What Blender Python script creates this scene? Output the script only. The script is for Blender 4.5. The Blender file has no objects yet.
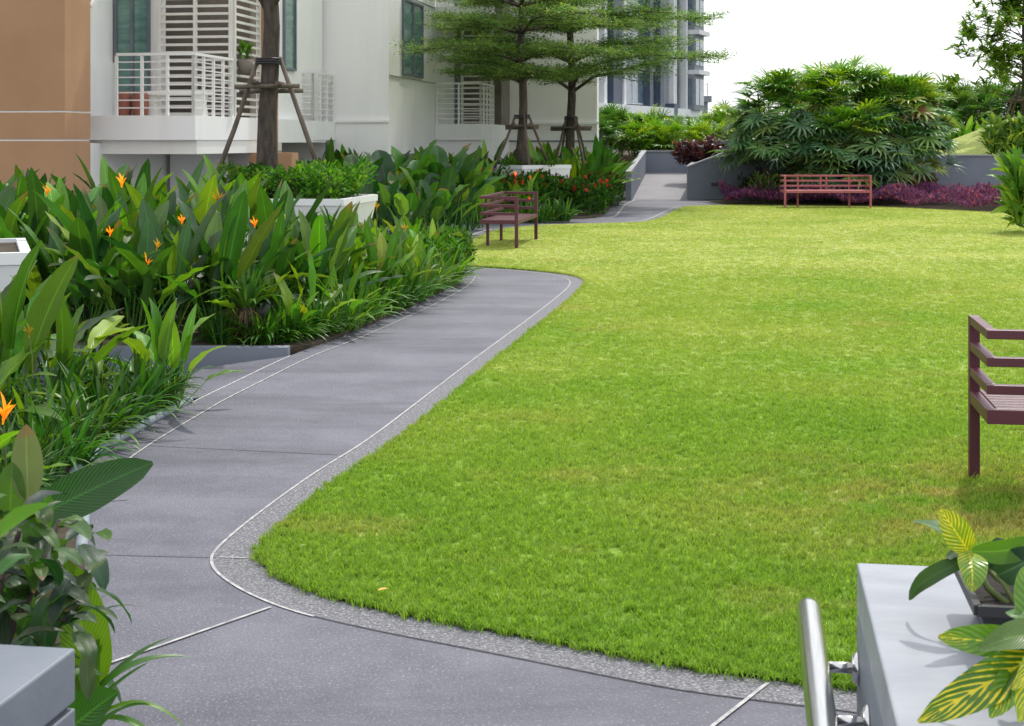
import bpy, math, random
import numpy as np
from mathutils import Vector, Matrix

# ------------------------------------------------------------------ camera, sky, sun, exposure
random.seed(7); rng = np.random.default_rng(7)
S = bpy.context.scene
C = S.collection
EYE, FPX, CX, HY = 1.6, 1500.0, 512.0, 140.0       # eye height, focal length in pixels, principal column, horizon row
cam = bpy.data.objects.new('camera', bpy.data.cameras.new('camera')); C.objects.link(cam)
cam.location = (0, 0, EYE); cam.rotation_euler = (math.radians(90), 0, 0)
cam.data.sensor_width = 36; cam.data.lens = FPX / 1024 * 36
cam.data.shift_y = -(363 - HY) / 1024
cam.data.clip_start = 0.05; cam.data.clip_end = 4000
cam.data.dof.use_dof = True; cam.data.dof.focus_distance = 8.0; cam.data.dof.aperture_fstop = 14
S.camera = cam
SUN_AZ, SUN_EL = math.radians(25), math.radians(57)   # azimuth to the right of straight ahead
W = bpy.data.worlds.new('World'); S.world = W; W.use_nodes = True
nt = W.node_tree; nt.nodes.clear()
sky = nt.nodes.new('ShaderNodeTexSky'); sky.sky_type = 'NISHITA'; sky.sun_disc = False
sky.sun_elevation = SUN_EL; sky.sun_rotation = SUN_AZ; sky.dust_density = 4.0; sky.air_density = 1.0
bg1 = nt.nodes.new('ShaderNodeBackground'); bg1.inputs['Strength'].default_value = 0.12
nt.links.new(sky.outputs[0], bg1.inputs['Color'])
bg2 = nt.nodes.new('ShaderNodeBackground'); bg2.inputs['Color'].default_value = (0.95, 0.975, 1.0, 1); bg2.inputs['Strength'].default_value = 1.7
mx = nt.nodes.new('ShaderNodeMixShader'); mx.inputs[0].default_value = 0.82        # bright veil of thin cloud over the sky
out = nt.nodes.new('ShaderNodeOutputWorld')
nt.links.new(bg1.outputs[0], mx.inputs[1]); nt.links.new(bg2.outputs[0], mx.inputs[2]); nt.links.new(mx.outputs[0], out.inputs[0])
sl = bpy.data.lights.new('sun', 'SUN'); sl.energy = 3.1; sl.angle = math.radians(1.6); sl.color = (1.0, 0.95, 0.86)
sun = bpy.data.objects.new('sun', sl); C.objects.link(sun)
sd = Vector((math.sin(SUN_AZ) * math.cos(SUN_EL), math.cos(SUN_AZ) * math.cos(SUN_EL), math.sin(SUN_EL)))
sun.rotation_euler = sd.to_track_quat('Z', 'Y').to_euler(); sun.location = (0, 20, 60)
S.view_settings.view_transform = 'Standard'; S.view_settings.look = 'None'
S.view_settings.exposure = 0.0; S.view_settings.gamma = 1.0; S.view_settings.use_curve_mapping = False
S.render.engine = 'CYCLES'; S.cycles.use_denoising = True
S.cycles.max_bounces = 8; S.cycles.transparent_max_bounces = 8; S.cycles.transmission_bounces = 4

# ------------------------------------------------------------------ helpers
def at(px, py, Z):                      # point at depth Z
    return Vector(((px - CX) / FPX * Z, Z, EYE - (py - HY) / FPX * Z))
def gr(px, py, z=0.0):                  # point on level z
    Z = FPX * (EYE - z) / (py - HY)
    return ((px - CX) / FPX * Z, Z)
GA = math.radians(9.15)                 # the buildings, walls and benches share a grid turned by this angle
EU = (math.cos(GA), -math.sin(GA)); EV = (math.sin(GA), math.cos(GA))
def gw(u, v, z=0.0):
    return Vector((u * EU[0] + v * EV[0], u * EU[1] + v * EV[1], z))

def tag(o, label=None, cat=None, group=None, kind=None):
    if label: o['label'] = label
    if cat: o['category'] = cat
    if group: o['group'] = group
    if kind: o['kind'] = kind
    return o
def link(o, parent=None):
    C.objects.link(o)
    if parent: o.parent = parent
    return o
def empty(name, loc=(0, 0, 0), rz=0.0, parent=None):
    o = bpy.data.objects.new(name, None); o.empty_display_size = 0.2
    o.location = loc; o.rotation_euler = (0, 0, rz)
    return link(o, parent)
def inst(name, mesh, parent=None, loc=(0, 0, 0), rot=(0, 0, 0), sc=1.0, color=None):
    o = bpy.data.objects.new(name, mesh); o.location = loc; o.rotation_euler = rot
    o.scale = (sc, sc, sc) if not hasattr(sc, '__len__') else sc
    if color is not None: o.color = (*color, 1)
    return link(o, parent)

class MB:
    """collects shapes into one mesh"""
    def __init__(s): s.v = []; s.f = []; s.sm = []
    def add(s, vs, fs, smooth=False):
        b = len(s.v); s.v += [tuple(p) for p in vs]; s.f += [tuple(i + b for i in f) for f in fs]; s.sm += [smooth] * len(fs)
        return s
    def box(s, x0, x1, y0, y1, z0, z1):
        v = [(x, y, z) for z in (z0, z1) for y in (y0, y1) for x in (x0, x1)]
        return s.add(v, [(0, 2, 3, 1), (4, 5, 7, 6), (0, 1, 5, 4), (2, 6, 7, 3), (0, 4, 6, 2), (1, 3, 7, 5)])
    def beam(s, a, b, w, h=None, up=(0, 0, 1)):
        a = Vector(a); b = Vector(b); d = (b - a).normalized(); h = h or w
        up = Vector(up)
        if abs(d.dot(up)) > 0.98: up = Vector((0, 1, 0))
        r = d.cross(up).normalized(); q = r.cross(d)
        v = []
        for p in (a, b):
            for i, j in ((-1, -1), (1, -1), (1, 1), (-1, 1)): v.append(p + r * i * w / 2 + q * j * h / 2)
        return s.add(v, [(0, 1, 2, 3), (7, 6, 5, 4), (0, 4, 5, 1), (1, 5, 6, 2), (2, 6, 7, 3), (3, 7, 4, 0)])
    def tube(s, pts, radii, n=8, cap=True, smooth=True):
        pts = [Vector(p) for p in pts]
        if not hasattr(radii, '__len__'): radii = [radii] * len(pts)
        v = []; f = []; prev = None
        for k, p in enumerate(pts):
            d = (pts[min(k + 1, len(pts) - 1)] - pts[max(k - 1, 0)]).normalized()
            r = prev if prev is not None else (Vector((1, 0, 0)) if abs(d.x) < 0.9 else Vector((0, 1, 0)))
            r = (r - d * r.dot(d)).normalized(); prev = r; q = d.cross(r)
            for i in range(n):
                a = 2 * math.pi * i / n; v.append(p + (r * math.cos(a) + q * math.sin(a)) * radii[k])
        for k in range(len(pts) - 1):
            for i in range(n):
                j = (i + 1) % n; f.append((k * n + i, k * n + j, (k + 1) * n + j, (k + 1) * n + i))
        s.add(v, f, smooth)
        if cap:
            b = len(s.v) - len(v)
            s.f.append(tuple(b + i for i in reversed(range(n)))); s.sm.append(False)
            s.f.append(tuple(b + (len(pts) - 1) * n + i for i in range(n))); s.sm.append(False)
        return s
    def prism(s, poly, z0, z1):
        n = len(poly); zz = z1 if hasattr(z1, '__len__') else [z1] * n
        v = [(p[0], p[1], z0) for p in poly] + [(p[0], p[1], zz[i]) for i, p in enumerate(poly)]
        f = [tuple(range(n - 1, -1, -1)), tuple(range(n, 2 * n))] + [(i, (i + 1) % n, (i + 1) % n + n, i + n) for i in range(n)]
        return s.add(v, f)
    def sheet(s, poly, z):
        return s.add([(p[0], p[1], z if not callable(z) else z(*p)) for p in poly], [tuple(range(len(poly)))])
    def strip(s, L, R, z):
        n = len(L)
        return s.add([(p[0], p[1], z) for p in L] + [(p[0], p[1], z) for p in R], [(i, i + 1, n + i + 1, n + i) for i in range(n - 1)])
    def build(s, name, mat, parent=None, loc=(0, 0, 0), rz=0.0, bevel=0.0):
        me = bpy.data.meshes.new(name); me.from_pydata(s.v, [], s.f); me.validate(); me.update()
        if len(me.polygons) == len(s.sm): me.polygons.foreach_set('use_smooth', s.sm)
        if mat: me.materials.append(mat)
        o = bpy.data.objects.new(name, me); o.location = loc; o.rotation_euler = (0, 0, rz)
        if bevel:
            m = o.modifiers.new('bevel', 'BEVEL'); m.width = bevel; m.segments = 2; m.limit_method = 'ANGLE'
        return link(o, parent)

def smooth_line(pts, per=6):
    pts = [np.array(p, float) for p in pts]; o = []
    for i in range(len(pts) - 1):
        p0 = pts[max(i - 1, 0)]; p1 = pts[i]; p2 = pts[i + 1]; p3 = pts[min(i + 2, len(pts) - 1)]
        for k in range(per):
            t = k / per
            o.append(0.5 * ((2 * p1) + (-p0 + p2) * t + (2 * p0 - 5 * p1 + 4 * p2 - p3) * t * t + (-p0 + 3 * p1 - 3 * p2 + p3) * t ** 3))
    o.append(pts[-1]); return [tuple(p) for p in o]
def offset(line, d):
    a = np.array(line); t = np.gradient(a, axis=0); t /= np.linalg.norm(t, axis=1)[:, None] + 1e-9
    n = np.stack([-t[:, 1], t[:, 0]], 1); return [tuple(p) for p in a + n * d]

# ------------------------------------------------------------------ materials
MATS = {}
def nodes(name):
    m = bpy.data.materials.new(name); m.use_nodes = True; t = m.node_tree; t.nodes.clear()
    o = t.nodes.new('ShaderNodeOutputMaterial')
    def N(kind, **kw):
        n = t.nodes.new(kind)
        for k, v in kw.items(): setattr(n, k, v)
        return n
    return m, t, o, N
def setv(n, **kw):
    for k, v in kw.items(): n.inputs[k.replace('_', ' ')].default_value = v
def surf(name, c1, c2=None, scale=3.0, rough=0.7, bump=0.0, bscale=60.0, speck=None, speck_scale=400.0, metal=0.0, spec=0.4, detail=6, streak=False, coords='Object', gain=0.55, stain=None):
    if name in MATS: return MATS[name]
    m, t, o, N = nodes(name); L = t.links.new
    b = N('ShaderNodeBsdfPrincipled'); setv(b, Roughness=rough, Metallic=metal); b.inputs['Specular IOR Level'].default_value = spec
    tc = N('ShaderNodeTexCoord'); src = tc.outputs[coords]
    if streak:
        mp = N('ShaderNodeMapping'); mp.inputs['Scale'].default_value = streak; L(src, mp.inputs[0]); src2 = mp.outputs[0]
    else: src2 = src
    no = N('ShaderNodeTexNoise'); setv(no, Scale=scale, Detail=float(detail), Roughness=gain); L(src2, no.inputs['Vector'])
    rp = N('ShaderNodeValToRGB'); rp.color_ramp.elements[0].position = 0.3; rp.color_ramp.elements[1].position = 0.7
    rp.color_ramp.elements[0].color = (*c1, 1); rp.color_ramp.elements[1].color = (*(c2 or c1), 1)
    L(no.outputs[0], rp.inputs[0]); col = rp.outputs[0]
    if speck:
        n2 = N('ShaderNodeTexNoise'); setv(n2, Scale=speck_scale, Detail=2.0); L(src, n2.inputs['Vector'])
        r2 = N('ShaderNodeValToRGB'); r2.color_ramp.elements[0].position = speck[1]; r2.color_ramp.elements[1].position = speck[2]
        L(n2.outputs[0], r2.inputs[0])
        mi = N('ShaderNodeMix', data_type='RGBA'); L(r2.outputs[0], mi.inputs[0]); L(col, mi.inputs[6]); mi.inputs[7].default_value = (*speck[0], 1); col = mi.outputs[2]
    if stain:
        n4 = N('ShaderNodeTexNoise'); setv(n4, Scale=stain[0], Detail=7.0, Roughness=0.68, Distortion=0.5)
        if len(stain) > 3:
            mp4 = N('ShaderNodeMapping'); mp4.inputs['Scale'].default_value = stain[3]; L(src, mp4.inputs[0]); L(mp4.outputs[0], n4.inputs['Vector'])
        else: L(src, n4.inputs['Vector'])
        r4 = N('ShaderNodeValToRGB'); r4.color_ramp.elements[0].position = stain[1]; r4.color_ramp.elements[1].position = stain[1] + 0.2
        L(n4.outputs[0], r4.inputs[0])
        m4 = N('ShaderNodeMix', data_type='RGBA', blend_type='MULTIPLY'); m4.inputs[0].default_value = 1.0
        r4.color_ramp.elements[0].color = (1, 1, 1, 1); r4.color_ramp.elements[1].color = (*stain[2], 1)
        L(col, m4.inputs[6]); L(r4.outputs[0], m4.inputs[7]); col = m4.outputs[2]
    L(col, b.inputs['Base Color'])
    if bump:
        n3 = N('ShaderNodeTexNoise'); setv(n3, Scale=bscale, Detail=4.0); L(src, n3.inputs['Vector'])
        bp = N('ShaderNodeBump'); setv(bp, Strength=bump, Distance=0.01); L(n3.outputs[0], bp.inputs['Height']); L(bp.outputs[0], b.inputs['Normal'])
    L(b.outputs[0], o.inputs[0]); MATS[name] = m; return m

def leaf_mat(name, rough=0.42, trans=0.28, spec=0.45, midrib=0.35, veins=28.0, vein_amt=0.12, yellow=None, var=0.45, brown=0.0):
    m, t, o, N = nodes(name); L = t.links.new
    def M(op, a, b=None):
        n = N('ShaderNodeMath', operation=op)
        for i, x in enumerate((a, b)):
            if x is None: continue
            if isinstance(x, (int, float)): n.inputs[i].default_value = x
            else: L(x, n.inputs[i])
        return n.outputs[0]
    oi = N('ShaderNodeObjectInfo'); at_ = N('ShaderNodeAttribute', attribute_name='rnd')
    r = M('FRACT', M('ADD', at_.outputs['Fac'], oi.outputs['Random']))
    uv = N('ShaderNodeTexCoord'); sp = N('ShaderNodeSeparateXYZ'); L(uv.outputs['UV'], sp.inputs[0])
    du = M('ABSOLUTE', M('SUBTRACT', sp.outputs[0], 0.5))
    rib = M('SUBTRACT', 1.0, M('MINIMUM', 1.0, M('MULTIPLY', du, 22.0)))
    ph = M('MULTIPLY', M('SUBTRACT', sp.outputs[1], M('MULTIPLY', du, 0.55)), veins * 6.283)
    vn = M('SINE', ph)
    bright = M('ADD', 1.0 - var, M('MULTIPLY', r, 2 * var))
    bright = M('MULTIPLY', bright, M('ADD', 1.0, M('MULTIPLY', vn, vein_amt)))
    bright = M('ADD', bright, M('MULTIPLY', rib, midrib))
    nz = N('ShaderNodeTexNoise'); setv(nz, Scale=9.0, Detail=3.0); L(uv.outputs['Object'], nz.inputs['Vector'])
    bright = M('MULTIPLY', bright, M('ADD', 0.75, M('MULTIPLY', nz.outputs[0], 0.5)))
    mul = N('ShaderNodeMix', data_type='RGBA', blend_type='MULTIPLY'); mul.inputs[0].default_value = 1.0
    cb = N('ShaderNodeCombineXYZ')
    L(M('MULTIPLY', bright, M('ADD', 0.8, M('MULTIPLY', M('POWER', r, 2.0), 0.75))), cb.inputs[0]); L(bright, cb.inputs[1]); L(M('MULTIPLY', bright, M('SUBTRACT', 1.15, M('MULTIPLY', r, 0.5))), cb.inputs[2])
    L(oi.outputs['Color'], mul.inputs[6]); L(cb.outputs[0], mul.inputs[7]); col = mul.outputs[2]
    if yellow:
        v1 = N('ShaderNodeMath', operation='SINE'); L(M('MULTIPLY', M('SUBTRACT', sp.outputs[1], M('MULTIPLY', du, 0.7)), 6.283 * yellow[1]), v1.inputs[0])
        n5 = N('ShaderNodeTexNoise'); setv(n5, Scale=22.0, Detail=4.0, Distortion=0.8); L(uv.outputs['Object'], n5.inputs['Vector'])
        k = M('ADD', M('ADD', v1.outputs[0], M('MULTIPLY', M('SUBTRACT', n5.outputs[0], 0.5), 3.0)), M('MULTIPLY', rib, 2.5))
        k = M('ADD', k, M('MULTIPLY', M('SUBTRACT', r, 0.5), 1.2))
        ss = N('ShaderNodeMapRange', interpolation_type='SMOOTHSTEP'); ss.inputs['From Min'].default_value = 0.45; ss.inputs['From Max'].default_value = 1.2; L(k, ss.inputs[0])
        my = N('ShaderNodeMix', data_type='RGBA'); L(ss.outputs[0], my.inputs[0]); L(col, my.inputs[6]); my.inputs[7].default_value = (*yellow[0], 1); col = my.outputs[2]
    if brown:
        tipm = N('ShaderNodeMapRange', interpolation_type='SMOOTHSTEP'); tipm.inputs['From Min'].default_value = 0.80; tipm.inputs['From Max'].default_value = 0.97
        L(M('ADD', sp.outputs[1], M('MULTIPLY', M('SUBTRACT', nz.outputs[0], 0.5), 0.5)), tipm.inputs[0])
        sel = M('GREATER_THAN', M('FRACT', M('MULTIPLY', r, 7.31)), 1.0 - brown)
        mb = N('ShaderNodeMix', data_type='RGBA'); L(M('MULTIPLY', tipm.outputs[0], sel), mb.inputs[0]); L(col, mb.inputs[6]); mb.inputs[7].default_value = (0.17, 0.115, 0.05, 1); col = mb.outputs[2]
    b = N('ShaderNodeBsdfPrincipled'); setv(b, Roughness=rough); b.inputs['Specular IOR Level'].default_value = spec; L(col, b.inputs['Base Color'])
    bp = N('ShaderNodeBump'); setv(bp, Strength=0.25, Distance=0.004); L(vn, bp.inputs['Height']); L(bp.outputs[0], b.inputs['Normal'])
    tr = N('ShaderNodeBsdfTranslucent'); tm = N('ShaderNodeMix', data_type='RGBA', blend_type='MULTIPLY'); tm.inputs[0].default_value = 1.0
    L(col, tm.inputs[6]); tm.inputs[7].default_value = (1.9, 1.9, 0.7, 1); L(tm.outputs[2], tr.inputs[0])
    ms = N('ShaderNodeMixShader'); ms.inputs[0].default_value = trans; L(b.outputs[0], ms.inputs[1]); L(tr.outputs[0], ms.inputs[2]); L(ms.outputs[0], o.inputs[0])
    return m
LEAF = leaf_mat('broad_leaf', rough=0.38, spec=0.42, midrib=0.8, vein_amt=0.08, veins=22.0, brown=0.13, var=0.36)
STRAP = leaf_mat('strap_leaf', veins=0.0, vein_amt=0.0, midrib=0.15)
SMALL = leaf_mat('small_leaf', veins=0.0, vein_amt=0.0, midrib=0.2, var=0.5, spec=0.14, rough=0.6, trans=0.34)
PALM = leaf_mat('palm_leaf', rough=0.4, spec=0.6, veins=0.0, vein_amt=0.0, midrib=0.1, trans=0.3, var=0.4)
CROTON = leaf_mat('variegated_leaf', rough=0.3, spec=0.5, veins=9.0, vein_amt=0.1, midrib=0.3, yellow=((0.60, 0.50, 0.02), 10.0), trans=0.22, var=0.25)
FLOWER = leaf_mat('flower_bract', veins=0.0, vein_amt=0.0, midrib=0.0, trans=0.35, rough=0.5)

def lawn_mat(name, blade=False):
    m, t, o, N = nodes(name); L = t.links.new
    g = N('ShaderNodeNewGeometry')
    def noise(sc, det=3.0, stretch=None):
        src = g.outputs['Position']
        if stretch:
            mp = N('ShaderNodeMapping'); mp.inputs['Scale'].default_value = stretch; L(src, mp.inputs[0]); src = mp.outputs[0]
        n = N('ShaderNodeTexNoise'); setv(n, Scale=sc, Detail=det, Roughness=0.6); L(src, n.inputs['Vector']); return n.outputs[0]
    def ramp(src, e):
        r = N('ShaderNodeValToRGB'); cr = r.color_ramp
        cr.elements[0].position = e[0][0]; cr.elements[0].color = (*e[0][1], 1); cr.elements[1].position = e[-1][0]; cr.elements[1].color = (*e[-1][1], 1)
        for p, c in e[1:-1]: cr.elements.new(p).color = (*c, 1)
        L(src, r.inputs[0]); return r.outputs[0]
    sx = N('ShaderNodeSeparateXYZ'); L(g.outputs['Position'], sx.inputs[0])
    far_haze = N('ShaderNodeMapRange'); L(sx.outputs[1], far_haze.inputs[0]); far_haze.inputs['From Min'].default_value = 4.5; far_haze.inputs['From Max'].default_value = 22.0; far_haze.inputs['To Min'].default_value = -0.13; far_haze.inputs['To Max'].default_value = 0.27  # grass pales and yellows with distance: haze and scattered light painted in
    ad = N('ShaderNodeMath', operation='ADD'); L(noise(0.45, 5.0), ad.inputs[0]); L(far_haze.outputs[0], ad.inputs[1])
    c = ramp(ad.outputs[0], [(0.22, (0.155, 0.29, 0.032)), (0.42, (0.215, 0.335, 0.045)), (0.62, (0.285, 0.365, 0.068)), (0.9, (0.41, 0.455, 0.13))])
    dry = ramp(noise(1.1, 4.0, (0.7, 1.0, 1)), [(0.58, (0, 0, 0)), (0.74, (0.7, 0.7, 0.7))])
    ds = N('ShaderNodeVectorMath', operation='DISTANCE'); L(g.outputs['Position'], ds.inputs[0]); ds.inputs[1].default_value = (2.0, 6.5, 0)
    dm = N('ShaderNodeMapRange'); L(ds.outputs['Value'], dm.inputs[0]); dm.inputs['From Min'].default_value = 0.2; dm.inputs['From Max'].default_value = 1.5; dm.inputs['To Min'].default_value = 1.0; dm.inputs['To Max'].default_value = 0.0
    dn = N('ShaderNodeMath', operation='MULTIPLY'); L(dm.outputs[0], dn.inputs[0]); L(ramp(noise(3.0, 5.0), [(0.38, (0, 0, 0)), (0.62, (1, 1, 1))]), dn.inputs[1])
    dx = N('ShaderNodeMath', operation='MAXIMUM'); L(dry, dx.inputs[0]); L(dn.outputs[0], dx.inputs[1]); dry = dx.outputs[0]      # worn patch by the near bench
    mi = N('ShaderNodeMix', data_type='RGBA'); L(dry, mi.inputs[0]); L(c, mi.inputs[6]); mi.inputs[7].default_value = (0.37, 0.335, 0.11, 1)
    fine = ramp(noise(40.0 if blade else 24.0, 3.0), [(0.25, (0.42, 0.46, 0.5)), (0.75, (1.5, 1.45, 1.4))])
    mu = N('ShaderNodeMix', data_type='RGBA', blend_type='MULTIPLY'); mu.inputs[0].default_value = 1.0; L(mi.outputs[2], mu.inputs[6]); L(fine, mu.inputs[7])
    col = mu.outputs[2]
    b = N('ShaderNodeBsdfPrincipled'); setv(b, Roughness=0.6); b.inputs['Specular IOR Level'].default_value = 0.08; L(col, b.inputs['Base Color'])
    if blade:
        tr = N('ShaderNodeBsdfTranslucent'); tm = N('ShaderNodeMix', data_type='RGBA', blend_type='MULTIPLY'); tm.inputs[0].default_value = 1.0
        L(col, tm.inputs[6]); tm.inputs[7].default_value = (1.5, 1.6, 0.8, 1); L(tm.outputs[2], tr.inputs[0])
        ms = N('ShaderNodeMixShader'); ms.inputs[0].default_value = 0.4; L(b.outputs[0], ms.inputs[1]); L(tr.outputs[0], ms.inputs[2]); L(ms.outputs[0], o.inputs[0])
    else:
        n3 = N('ShaderNodeTexNoise'); setv(n3, Scale=70.0, Detail=4.0); L(g.outputs['Position'], n3.inputs['Vector'])
        bp = N('ShaderNodeBump'); setv(bp, Strength=0.8, Distance=0.03); L(n3.outputs[0], bp.inputs['Height']); L(bp.outputs[0], b.inputs['Normal'])
        L(b.outputs[0], o.inputs[0])
    return m
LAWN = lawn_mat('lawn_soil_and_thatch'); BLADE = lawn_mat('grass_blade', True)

PAVE = surf('path_concrete', (0.078, 0.079, 0.108), (0.148, 0.148, 0.186), scale=1.7, stain=(0.8, 0.45, (0.66, 0.66, 0.68), (0.6, 2.2, 1.0)), rough=0.6, bump=0.6, bscale=110, speck=((0.22, 0.22, 0.25), 0.56, 0.74), speck_scale=85, detail=12, gain=0.75)
BAND = surf('exposed_aggregate', (0.07, 0.07, 0.085), (0.16, 0.16, 0.18), scale=45, rough=0.7, bump=0.9, bscale=90, speck=((0.30, 0.30, 0.325), 0.52, 0.68), speck_scale=100)
LINE = surf('white_inlay', (0.20, 0.20, 0.215), (0.50, 0.495, 0.49), scale=22, rough=0.7)
JOINT = surf('dark_joint', (0.05, 0.05, 0.055), (0.13, 0.13, 0.14), scale=20, rough=0.9)
SOIL = surf('bed_soil', (0.03, 0.022, 0.015), (0.075, 0.055, 0.035), scale=9, rough=0.95, bump=0.8, bscale=40)
GREYWALL = surf('grey_wall_paint', (0.15, 0.17, 0.215), (0.20, 0.22, 0.27), scale=0.9, rough=0.65, bump=0.1, bscale=80, detail=8)
CAP = surf('wall_capping', (0.22, 0.225, 0.25), (0.29, 0.295, 0.32), scale=2, rough=0.6)
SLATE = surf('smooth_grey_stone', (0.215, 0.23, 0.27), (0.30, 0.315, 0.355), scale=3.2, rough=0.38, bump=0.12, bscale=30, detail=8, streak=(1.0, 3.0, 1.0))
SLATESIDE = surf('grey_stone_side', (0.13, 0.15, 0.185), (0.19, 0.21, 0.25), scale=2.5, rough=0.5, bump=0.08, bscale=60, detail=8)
WHITE = surf('white_render', (0.77, 0.765, 0.755), (0.82, 0.817, 0.81), scale=0.7, stain=(1.3, 0.54, (0.93, 0.925, 0.915), (1.6, 1.6, 0.16)), rough=0.8, bump=0.08, bscale=90, detail=8, streak=(1, 1, 0.35))
CREAM = surf('cream_render', (0.74, 0.73, 0.69), (0.79, 0.78, 0.75), scale=0.8, stain=(1.3, 0.54, (0.93, 0.92, 0.9), (1.6, 1.6, 0.16)), rough=0.8, bump=0.08, bscale=90)
ORANGE = surf('terracotta_render', (0.36, 0.205, 0.112), (0.42, 0.245, 0.14), scale=1.1, stain=(1.2, 0.55, (0.88, 0.87, 0.85), (1.5, 1.5, 0.15)), rough=0.85, bump=0.25, bscale=55, detail=8)
WMETAL = surf('white_metal', (0.72, 0.71, 0.70), (0.78, 0.775, 0.77), scale=4, rough=0.4)
LOUVRE = surf('cream_louvre_paint', (0.62, 0.6, 0.56), (0.7, 0.68, 0.64), scale=4, rough=0.45)
GLASS = surf('green_glass', (0.06, 0.15, 0.13), (0.16, 0.29, 0.25), scale=2.0, rough=0.08, spec=0.8, streak=(1, 1, 6))
BLUEGLASS = surf('dark_window_glass', (0.05, 0.08, 0.12), (0.13, 0.18, 0.24), scale=1.1, rough=0.1, spec=0.8)
FRAME = surf('grey_window_frame', (0.11, 0.13, 0.16), (0.15, 0.17, 0.2), scale=4, rough=0.45)
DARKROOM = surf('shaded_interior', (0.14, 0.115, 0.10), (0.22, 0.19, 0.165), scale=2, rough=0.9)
MAROON = surf('maroon_painted_steel', (0.075, 0.015, 0.028), (0.10, 0.022, 0.038), scale=5, rough=0.42, spec=0.5, bump=0.03, bscale=200)
STEEL = surf('brushed_stainless', (0.5, 0.5, 0.5), (0.62, 0.62, 0.62), scale=6, rough=0.22, metal=1.0, streak=(30, 1, 30))
BARK = surf('bark', (0.032, 0.024, 0.02), (0.10, 0.078, 0.064), scale=14, rough=0.9, bump=1.0, bscale=45, streak=(1, 1, 0.3))
STAKE = surf('weathered_timber', (0.07, 0.054, 0.044), (0.17, 0.135, 0.11), scale=9, rough=0.85, bump=0.4, bscale=60, streak=(1, 1, 0.3))
PLANTER = surf('white_planter', (0.66, 0.67, 0.69), (0.76, 0.765, 0.78), scale=1.2, rough=0.5)
BLACK = surf('black_plastic', (0.02, 0.021, 0.024), (0.035, 0.036, 0.04), scale=5, rough=0.45)
STEM = surf('green_stem', (0.08, 0.12, 0.03), (0.14, 0.16, 0.05), scale=12, rough=0.6)
ASPHALT = surf('city_ground', (0.07, 0.085, 0.06), (0.12, 0.13, 0.09), scale=0.1, rough=0.9)
BRICKRED = surf('clay_red', (0.22, 0.075, 0.05), (0.30, 0.11, 0.075), scale=6, rough=0.8)
NAVY = surf('navy_cladding', (0.045, 0.06, 0.10), (0.065, 0.085, 0.13), scale=1, rough=0.5)
TGREY = surf('tower_grey', (0.16, 0.18, 0.205), (0.21, 0.23, 0.255), scale=0.5, rough=0.7)
TWHITE = surf('tower_white', (0.58, 0.6, 0.63), (0.66, 0.68, 0.7), scale=0.5, rough=0.7)

# ------------------------------------------------------------------ leaf templates (numpy grids of quads with uv)
def grid_faces(n, m, base=0):
    i = np.arange(n - 1)[:, None]; j = np.arange(m - 1)[None, :]
    a = base + i * m + j
    return np.stack([a, a + 1, a + m + 1, a + m], -1).reshape(-1, 4)
def merge(parts):
    V = []; Fc = []; U = []; b = 0
    for v, f, u in parts:
        V.append(v); Fc.append(f + b); U.append(u); b += len(v)
    return np.concatenate(V), np.concatenate(Fc), np.concatenate(U)
def blade(L, Wd, th0, th1, n=8, m=5, start=(0, 0, 0), fold=0.25, ripple=0.0, prof=(0.55, 0.75), bendp=1.3, seed=0, tip=1.0):
    r = np.random.default_rng(seed)
    v = np.linspace(0, 1, n + 1); th = th0 + (th1 - th0) * v ** bendp
    dl = L / n
    px = np.concatenate([[0], np.cumsum(np.sin(th[:-1]) * dl)]); pz = np.concatenate([[0], np.cumsum(np.cos(th[:-1]) * dl)])
    w = (v + 0.02) ** prof[0] * (1.0 - v * 0.995) ** prof[1]; w = w / w.max() * Wd / 2
    s = np.linspace(-1, 1, m)
    ph = r.uniform(0, 6); k = r.uniform(2, 4)
    wave = ripple * np.sin(v * 6.28 * k + ph)[:, None] * (np.abs(s) ** 2)[None, :] * np.where(s > 0, 1.0, -0.7)[None, :]
    up = fold * np.abs(s)[None, :] * w[:, None] + wave * w[:, None]
    nx = -np.cos(th); nz = np.sin(th)                     # leaf normal (towards the upper side)
    P = np.zeros((n + 1, m, 3))
    P[..., 0] = px[:, None] + nx[:, None] * up; P[..., 1] = s[None, :] * w[:, None]; P[..., 2] = pz[:, None] + nz[:, None] * up
    P += np.array(start)
    U = np.zeros((n + 1, m, 2)); U[..., 0] = (s[None, :] + 1) / 2; U[..., 1] = v[:, None]
    return P.reshape(-1, 3), grid_faces(n + 1, m), U.reshape(-1, 2)
def stemtube(pts, r0, r1, k=4):
    pts = np.array(pts, float); n = len(pts); a = np.linspace(0, 2 * np.pi, k + 1)
    P = np.zeros((n, k + 1, 3)); rr = np.linspace(r0, r1, n)
    P[..., 0] = pts[:, 0:1] + np.cos(a) * rr[:, None]; P[..., 1] = pts[:, 1:2] + np.sin(a) * rr[:, None]; P[..., 2] = pts[:, 2:3]
    U = np.zeros((n, k + 1, 2)); U[..., 0] = 0.5; U[..., 1] = 0.02
    return P.reshape(-1, 3), grid_faces(n, k + 1), U.reshape(-1, 2)
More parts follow.
